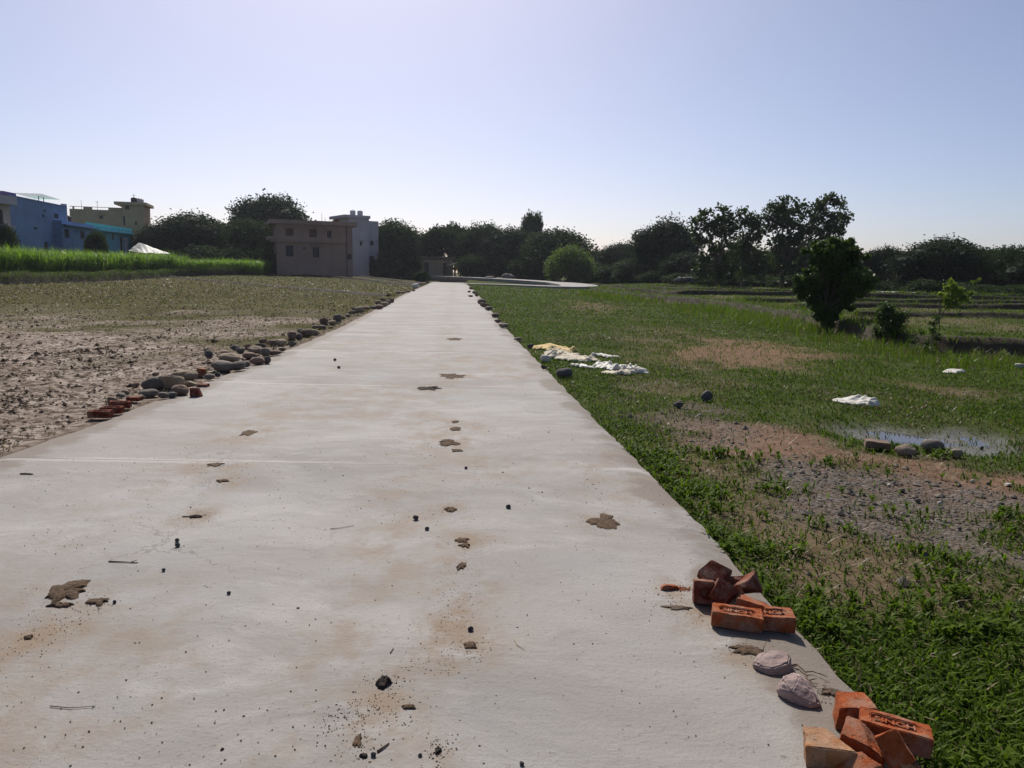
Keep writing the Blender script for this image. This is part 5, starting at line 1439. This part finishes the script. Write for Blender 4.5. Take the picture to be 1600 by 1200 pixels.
def put_pat(px_, py_, wpx, hpx, label, m='dung', h=.014, seed=0, name='dried_dung', cat='dung', rz=0., group='dried dung on the road'):
    X, Y = G(px_, py_); D = math.hypot(Y, EYE)
    w = wpx / FPX * D; d = max(w * .3, hpx / FPX * D * D / EYE)
    o = link(name, pat_mesh(name, seed or int(px_ + py_), w, d, h, M[m]), None, (X, Y, .004), (0, 0, rz))
    return tag(o, label, cat, group)
for a in [
    (104, 926, 64, 34, 'large crusty dung patch at the lower left of the road', 'dung', .02), (154, 940, 36, 13, 'narrow dung scrap right of the large crusty patch', 'dung', .01), (95, 946, 42, 10, 'crumbled dung at the foot of the large crusty patch', 'dung', .012),
    (945, 815, 52, 22, 'cracked round dung cake towards the right road edge', 'dung', .018), (670, 607, 38, 6, 'long dark dung streak in the mid distance', 'dung_dark', .02), (708, 588, 38, 8, 'brown dung patch behind the long dark streak', 'dung', .012),
    (700, 692, 36, 11, 'dung patch in the middle of the road with crumbs', 'dung', .015), (714, 704, 20, 6, 'small dung smear just below the middle patch', 'dung', .008), (711, 670, 20, 6, 'small dung patch above the middle patch', 'dung', .01), (712, 659, 13, 4, 'tiny dung spot farthest up the middle track', 'dung', .008),
    (703, 797, 21, 8, 'small dung lump left of the black stone', 'dung', .014), (722, 845, 24, 9, 'upper of two close dung spots on the middle track', 'dung', .01), (720, 886, 18, 14, 'lower round dung spot on the middle track', 'dung', .012), (727, 853, 20, 8, 'dung spot touching the upper close spot', 'dung', .01),
    (734, 1010, 25, 12, 'soft brown dung spot low on the middle track', 'dung', .008), (600, 1068, 23, 15, 'black fresh dung lump near the bottom centre', 'dung_dark', .025), (347, 752, 23, 5, 'thin dung patch on the left track', 'dung', .008), (388, 677, 30, 10, 'crumbly dung scatter on the left track', 'dung', .007),
    (336, 726, 26, 7, 'faint dung scrap above the thin patch on the left track', 'dung', .006), (304, 808, 20, 5, 'small dark dung scrap on the left track', 'dung_dark', .012), (638, 1106, 26, 7, 'smeared dung end of the long brown streak', 'dung', .006), (45, 997, 15, 7, 'tiny brown dung bit at the left picture edge', 'dung', .008),
    (685, 1174, 12, 9, 'small dark dung lump at the bottom edge', 'dung_dark', .012), (568, 1182, 12, 7, 'dark crumb cluster at the bottom edge', 'dung_dark', .012), (560, 1158, 14, 18, 'flat stained crumbs left of the bottom twig', 'dung', .006), (710, 530, 26, 4, 'brown dung streak far up the road', 'dung', .015), (697, 586, 22, 4, 'thin dung scrap left of the far brown patch', 'dung', .01), (40, 741, 26, 3, 'thin dark scrape near the left road edge', 'dung_dark', .006),
    (1168, 1016, 54, 16, 'flattened brown soil patch with dry grass below the upper pile', 'dung', .008), (1300, 1082, 34, 10, 'crumbly soil patch above the lower bricks', 'clod', .006), (1060, 950, 50, 8, 'thin reddish soil smear left of the whole lettered brick', 'clod', .004)]:
    put_pat(*a[:5], a[5], a[6])
n = 2600; C = np.array([a for a, _ in DUNG_AT]); rad = np.array([b for _, b in DUNG_AT]); j = RNG.integers(0, len(C), n)
s = U(.0008, .0034, n)
lumps('dung_crumbs', C[j, 0] + RNG.normal(size=n) * rad[j] * .38, C[j, 1] + RNG.normal(size=n) * rad[j] * .45, np.full(n, .0015), s, M['dung'], 'dark crumbs lying round the dung patches', 'crumbs')
for px_, py_, w, lab in ((794, 795, 8, 'black pebble right of centre on the road'), (649, 813, 9, 'dark clod left of the small dung lump'), (667, 829, 7, 'dark clod below and right of another clod'), (276, 847, 7, 'upper of two dark clods on the left track'), (277, 855, 8, 'lower of two dark clods on the left track'),
                         (255, 893, 6, 'single dark clod above the left dung patch'), (357, 929, 6, 'single dark clod right of the left dung patch'), (178, 943, 6, 'dark clod beside the narrow dung scrap'), (728, 733, 5, 'tiny dark clod at the second joint'), (815, 1197, 7, 'dark clod at the bottom picture edge'),
                         (735, 987, 9, 'dark clod just above the soft brown dung spot'), (529, 576, 5, 'tiny dark clod far up the left half of the road'), (583, 1183, 8, 'round dark clod at the bottom beside the twig'), (656, 1183, 6, 'small round clod left of the bottom dung lump'), (523, 564, 5, 'tiny dark clod behind another far up the road')):
    put_stone(px_, py_, w, w * .8, 'stone_dark', lab, 'loose clods on the road', random.randrange(6), 'earth_clod', 0.0, cat='clod')

def put_twig(pts, r, label, m='twig', forks=(), name='twig'):
    P3 = [np.array((*G(a, b, z), z)) for a, b, z in pts]; c = P3[0].copy(); c[2] = 0
    parts = [tube_arrays([p - c for p in P3], np.linspace(r, r * .5, len(P3)), 5)]
    for f in forks:
        F3 = [np.array((*G(a, b, z), z)) for a, b, z in f]
        parts.append(tube_arrays([p - c for p in F3], np.linspace(r * .7, r * .35, len(F3)), 5))
    V, F = join_arrays(parts)
    return tag(link(name, mesh_np(name, V, F, (M[m],)), None, c), label, 'twig', 'twigs on the road')
z = .004
put_twig([(170, 877, z), (195, 878, z), (216, 879, z)], .004, 'short straight twig with a forked end above the left dung', 'twig', [[(205, 878, z), (214, 875, .012)]])
put_twig([(1235, 1040, z), (1245, 1038, .012), (1252, 1044, .012), (1258, 1050, .008), (1260, 1058, z), (1265, 1066, z), (1275, 1073, z)], .004, 'crooked forked twig right of the pink rock', 'twig',
         [[(1258, 1050, .008), (1270, 1049, .006), (1280, 1053, z)], [(1264, 1063, z), (1272, 1061, .01), (1276, 1060, .012)], [(1280, 1052, .004), (1287, 1055, .004), (1293, 1058, .004)], [(1245, 1040, .01), (1236, 1043, .006)]])
put_twig([(590, 1174, z), (598, 1168, .006), (608, 1161, z)], .005, 'split twig lying at the bottom edge of the road')
put_twig([(285, 807, z), (300, 807, .004), (312, 808, z)], .004, 'thin twig across the left track')
put_twig([(610, 1020, z), (615, 1012, z)], .003, 'short stub of twig above the fresh dung')
put_twig([(803, 998, z), (808, 1008, z), (820, 1015, z)], .002, 'thin curled straw right of the soft dung spot', 'straw')
put_twig([(516, 826, z), (530, 825, z), (553, 821, z)], .0025, 'thin pale straw left of the dark clods', 'straw')
put_twig([(1192, 1018, .004), (1194, 1010, .03), (1199, 1000, .06)], .0025, 'upright dry stalk rising from the soil patch below the upper pile', 'straw')
put_twig([(78, 1103, z), (110, 1106, z), (150, 1103, z)], .002, 'long thin dark straw at the lower left of the road')

# ------------------------------------------------------------------ torn sacks on the grass
def cloth(name, pts, widths, m, label, seed, h=.05, zoff=.03):
    C = np.array([G(a, b, -.08) for a, b in pts]); n, nv = 90, 30
    rs = np.random.default_rng(seed)
    t = np.linspace(0, len(C) - 1, n); i = np.arange(len(C))
    x, y, w = np.interp(t, i, C[:, 0]), np.interp(t, i, C[:, 1]), np.interp(t, i, widths)
    dx, dy = np.gradient(x), np.gradient(y); l = np.hypot(dx, dy)
    v = (np.arange(nv + 1) / nv - .5)[None, :]; A = np.arange(n)[:, None]
    e = .45 + 1.1 * fbm(A * .16 + 0 * v, seed + (v > 0) * 5. + 0 * A, 3, seed)
    X = x[:, None] - (dy / l)[:, None] * v * (w[:, None] * e); Y = y[:, None] + (dx / l)[:, None] * v * (w[:, None] * e)
    z = np.zeros_like(X)
    wx, wy = X + .12 * fbm(X * 4, Y * 4, 2, seed + 1), Y + .12 * fbm(X * 4, Y * 4, 2, seed + 2)
    for k in range(6):
        a = rs.uniform(0, 3.14); f = rs.uniform(9, 22); ph = rs.uniform(0, 6.28)
        z += (1 - np.abs(np.sin((wx * np.cos(a) + wy * np.sin(a)) * f + ph))) ** 2.2 * rs.uniform(.25, .6)
    big = sm(.35, .7, fbm(X * 2.6, Y * 2.6, 3, seed + 5))
    edge = np.clip((0.5 - np.abs(v)) * 7 + .1, 0, 1) * np.clip(np.minimum(A, n - 1 - A) / 5 + .1, 0, 1)
    Z = zoff * (.5 + .5 * edge) + h * edge * (.25 + .75 * big) * (.25 + .6 * z)
    V = np.stack([X, Y, Z], 2).reshape(-1, 3); g = hgt(V[:, 0], V[:, 1]); V[:, 2] += g
    c = np.array([x.mean(), y.mean(), g.mean()]); V = V - c
    Q = [(a * (nv + 1) + b, a * (nv + 1) + b + 1, (a + 1) * (nv + 1) + b + 1, (a + 1) * (nv + 1) + b) for a in range(n - 1) for b in range(nv)]
    o = link(name, mesh_np(name, V, np.array(Q), (M[m],), True), None, c)
    md = o.modifiers.new('thickness', 'SOLIDIFY'); md.thickness = .004
    return tag(o, label, 'sack', 'torn sacks on the grass')
cloth('torn_sack', [(838, 548), (855, 546), (870, 548), (884, 553)], [.35, .7, .8, .4], 'sack_yellow', 'yellowish torn sack heaped at the road edge', 3, .16)
cloth('torn_sack', [(862, 553), (878, 558), (896, 562), (916, 566)], [.4, .7, .8, .5], 'sack', 'cream crumpled sack between the yellow sack and the long white strip', 5, .17)
cloth('torn_sack', [(892, 573), (906, 574), (925, 577)], [.15, .25, .12], 'sheet', 'narrow white strip below the crumpled cream sack', 7, .03)
cloth('torn_sack', [(926, 573), (945, 574), (965, 577), (985, 580), (1012, 584)], [.3, .5, .6, .5, .2], 'sheet', 'long flat whitish sack trailing right over the grass', 9, .09)
cloth('torn_sack', [(943, 584), (958, 586), (975, 586), (985, 583)], [.2, .3, .3, .2], 'sack', 'small cream sack end below the long whitish sack', 11, .06)
cloth('torn_sack', [(929, 555), (942, 556), (959, 558)], [.5, .25, .55], 'sheet', 'small white sack lying apart above the others', 13, .05)
cloth('torn_sack', [(1311, 626), (1330, 625), (1350, 627), (1369, 632)], [.2, .45, .4, .15], 'sheet', 'white plastic sheet on the grass above the puddle', 15, .08)
cloth('torn_sack', [(1484, 582), (1492, 579), (1498, 581)], [.2, .25, .2], 'sheet', 'scrap of white plastic in the grass below the cut bank', 17, .05)

# ------------------------------------------------------------------ two buffaloes far off
def buffalo(px_, Y, rz, sc, label):
    X, _, _ = P(px_, 450, Y)
    pts = [(-.75, 0, 1.05, .30, .36), (-.35, 0, 1.0, .36, .42), (.1, 0, 1.0, .37, .43), (.5, 0, 1.03, .33, .38), (.8, 0, 1.08, .22, .26), (1.05, 0, 1.1, .16, .19), (1.3, 0, 1.08, .14, .16), (1.55, 0, .96, .10, .11)]
    edges = [(k, k + 1) for k in range(7)]
    for sx, sy, at in ((-.68, .2, 0), (-.68, -.2, 0), (.5, .2, 3), (.5, -.2, 3)):
        b = len(pts); back = .07 if sx < 0 else -.02
        pts += [(sx, sy, .72, .15, .17), (sx - back, sy, .42, .075, .08), (sx, sy, .08, .06, .07), (sx + .06, sy, .03, .06, .06)]
        edges += [(at, b), (b, b + 1), (b + 1, b + 2), (b + 2, b + 3)]
    b = len(pts); pts += [(-.98, 0, .95, .04, .04), (-1.04, 0, .5, .03, .03)]; edges += [(0, b), (b, b + 1)]
    for s in (1, -1):
        b = len(pts); pts += [(1.25, s * .16, 1.2, .05, .05), (1.1, s * .34, 1.3, .035, .035), (.95, s * .3, 1.36, .015, .015)]; edges += [(6, b), (b, b + 1), (b + 1, b + 2)]
    me = bpy.data.meshes.new('body'); me.from_pydata([p[:3] for p in pts], edges, [])
    o = bpy.data.objects.new('buffalo', me); COL.objects.link(o)
    md = o.modifiers.new('skin', 'SKIN')
    if not me.skin_vertices: bpy.ops.object.select_all(action='DESELECT')
    lay = me.skin_vertices[0] if me.skin_vertices else me.skin_vertices.new()
    for v, p in zip(lay.data, pts): v.radius = p[3:5]
    lay.data[0].use_root = True
    o.modifiers.new('sub', 'SUBSURF').render_levels = 1
    me.materials.append(M['stone_dark'])
    o.location = (X, Y, hz(X, Y) - .02); o.rotation_euler = (0, 0, rz); o.scale = (sc,) * 3
    return tag(o, label, 'buffalo')
try:
    buffalo(1060, 82, math.radians(-70), .8, 'dark buffalo seen from behind beyond the bund, the left of two')
    buffalo(1077, 83, math.radians(150), .8, 'dark buffalo seen from the side beyond the bund, the right of two')
except Exception as e:
    print('buffalo failed', e)

# ------------------------------------------------------------------ haze
bm = bmesh.new(); box_bm(bm, -420, 420, -40, 420, -1.6, 24)
hz_o = link('haze', bm_mesh('haze', bm))
th = NT('haze_air')
vol = th.t.nodes.new('ShaderNodeVolumePrincipled')
vol.inputs['Color'].default_value = (0.86, 0.90, 1.0, 1); vol.inputs['Density'].default_value = 0.00016; vol.inputs['Anisotropy'].default_value = 0.3
th.t.links.new(vol.outputs[0], th.out.inputs['Volume'])
hz_o.data.materials.append(th.m)
tag(hz_o, 'thin pale haze over the fields fading the far trees', 'haze', kind='stuff')
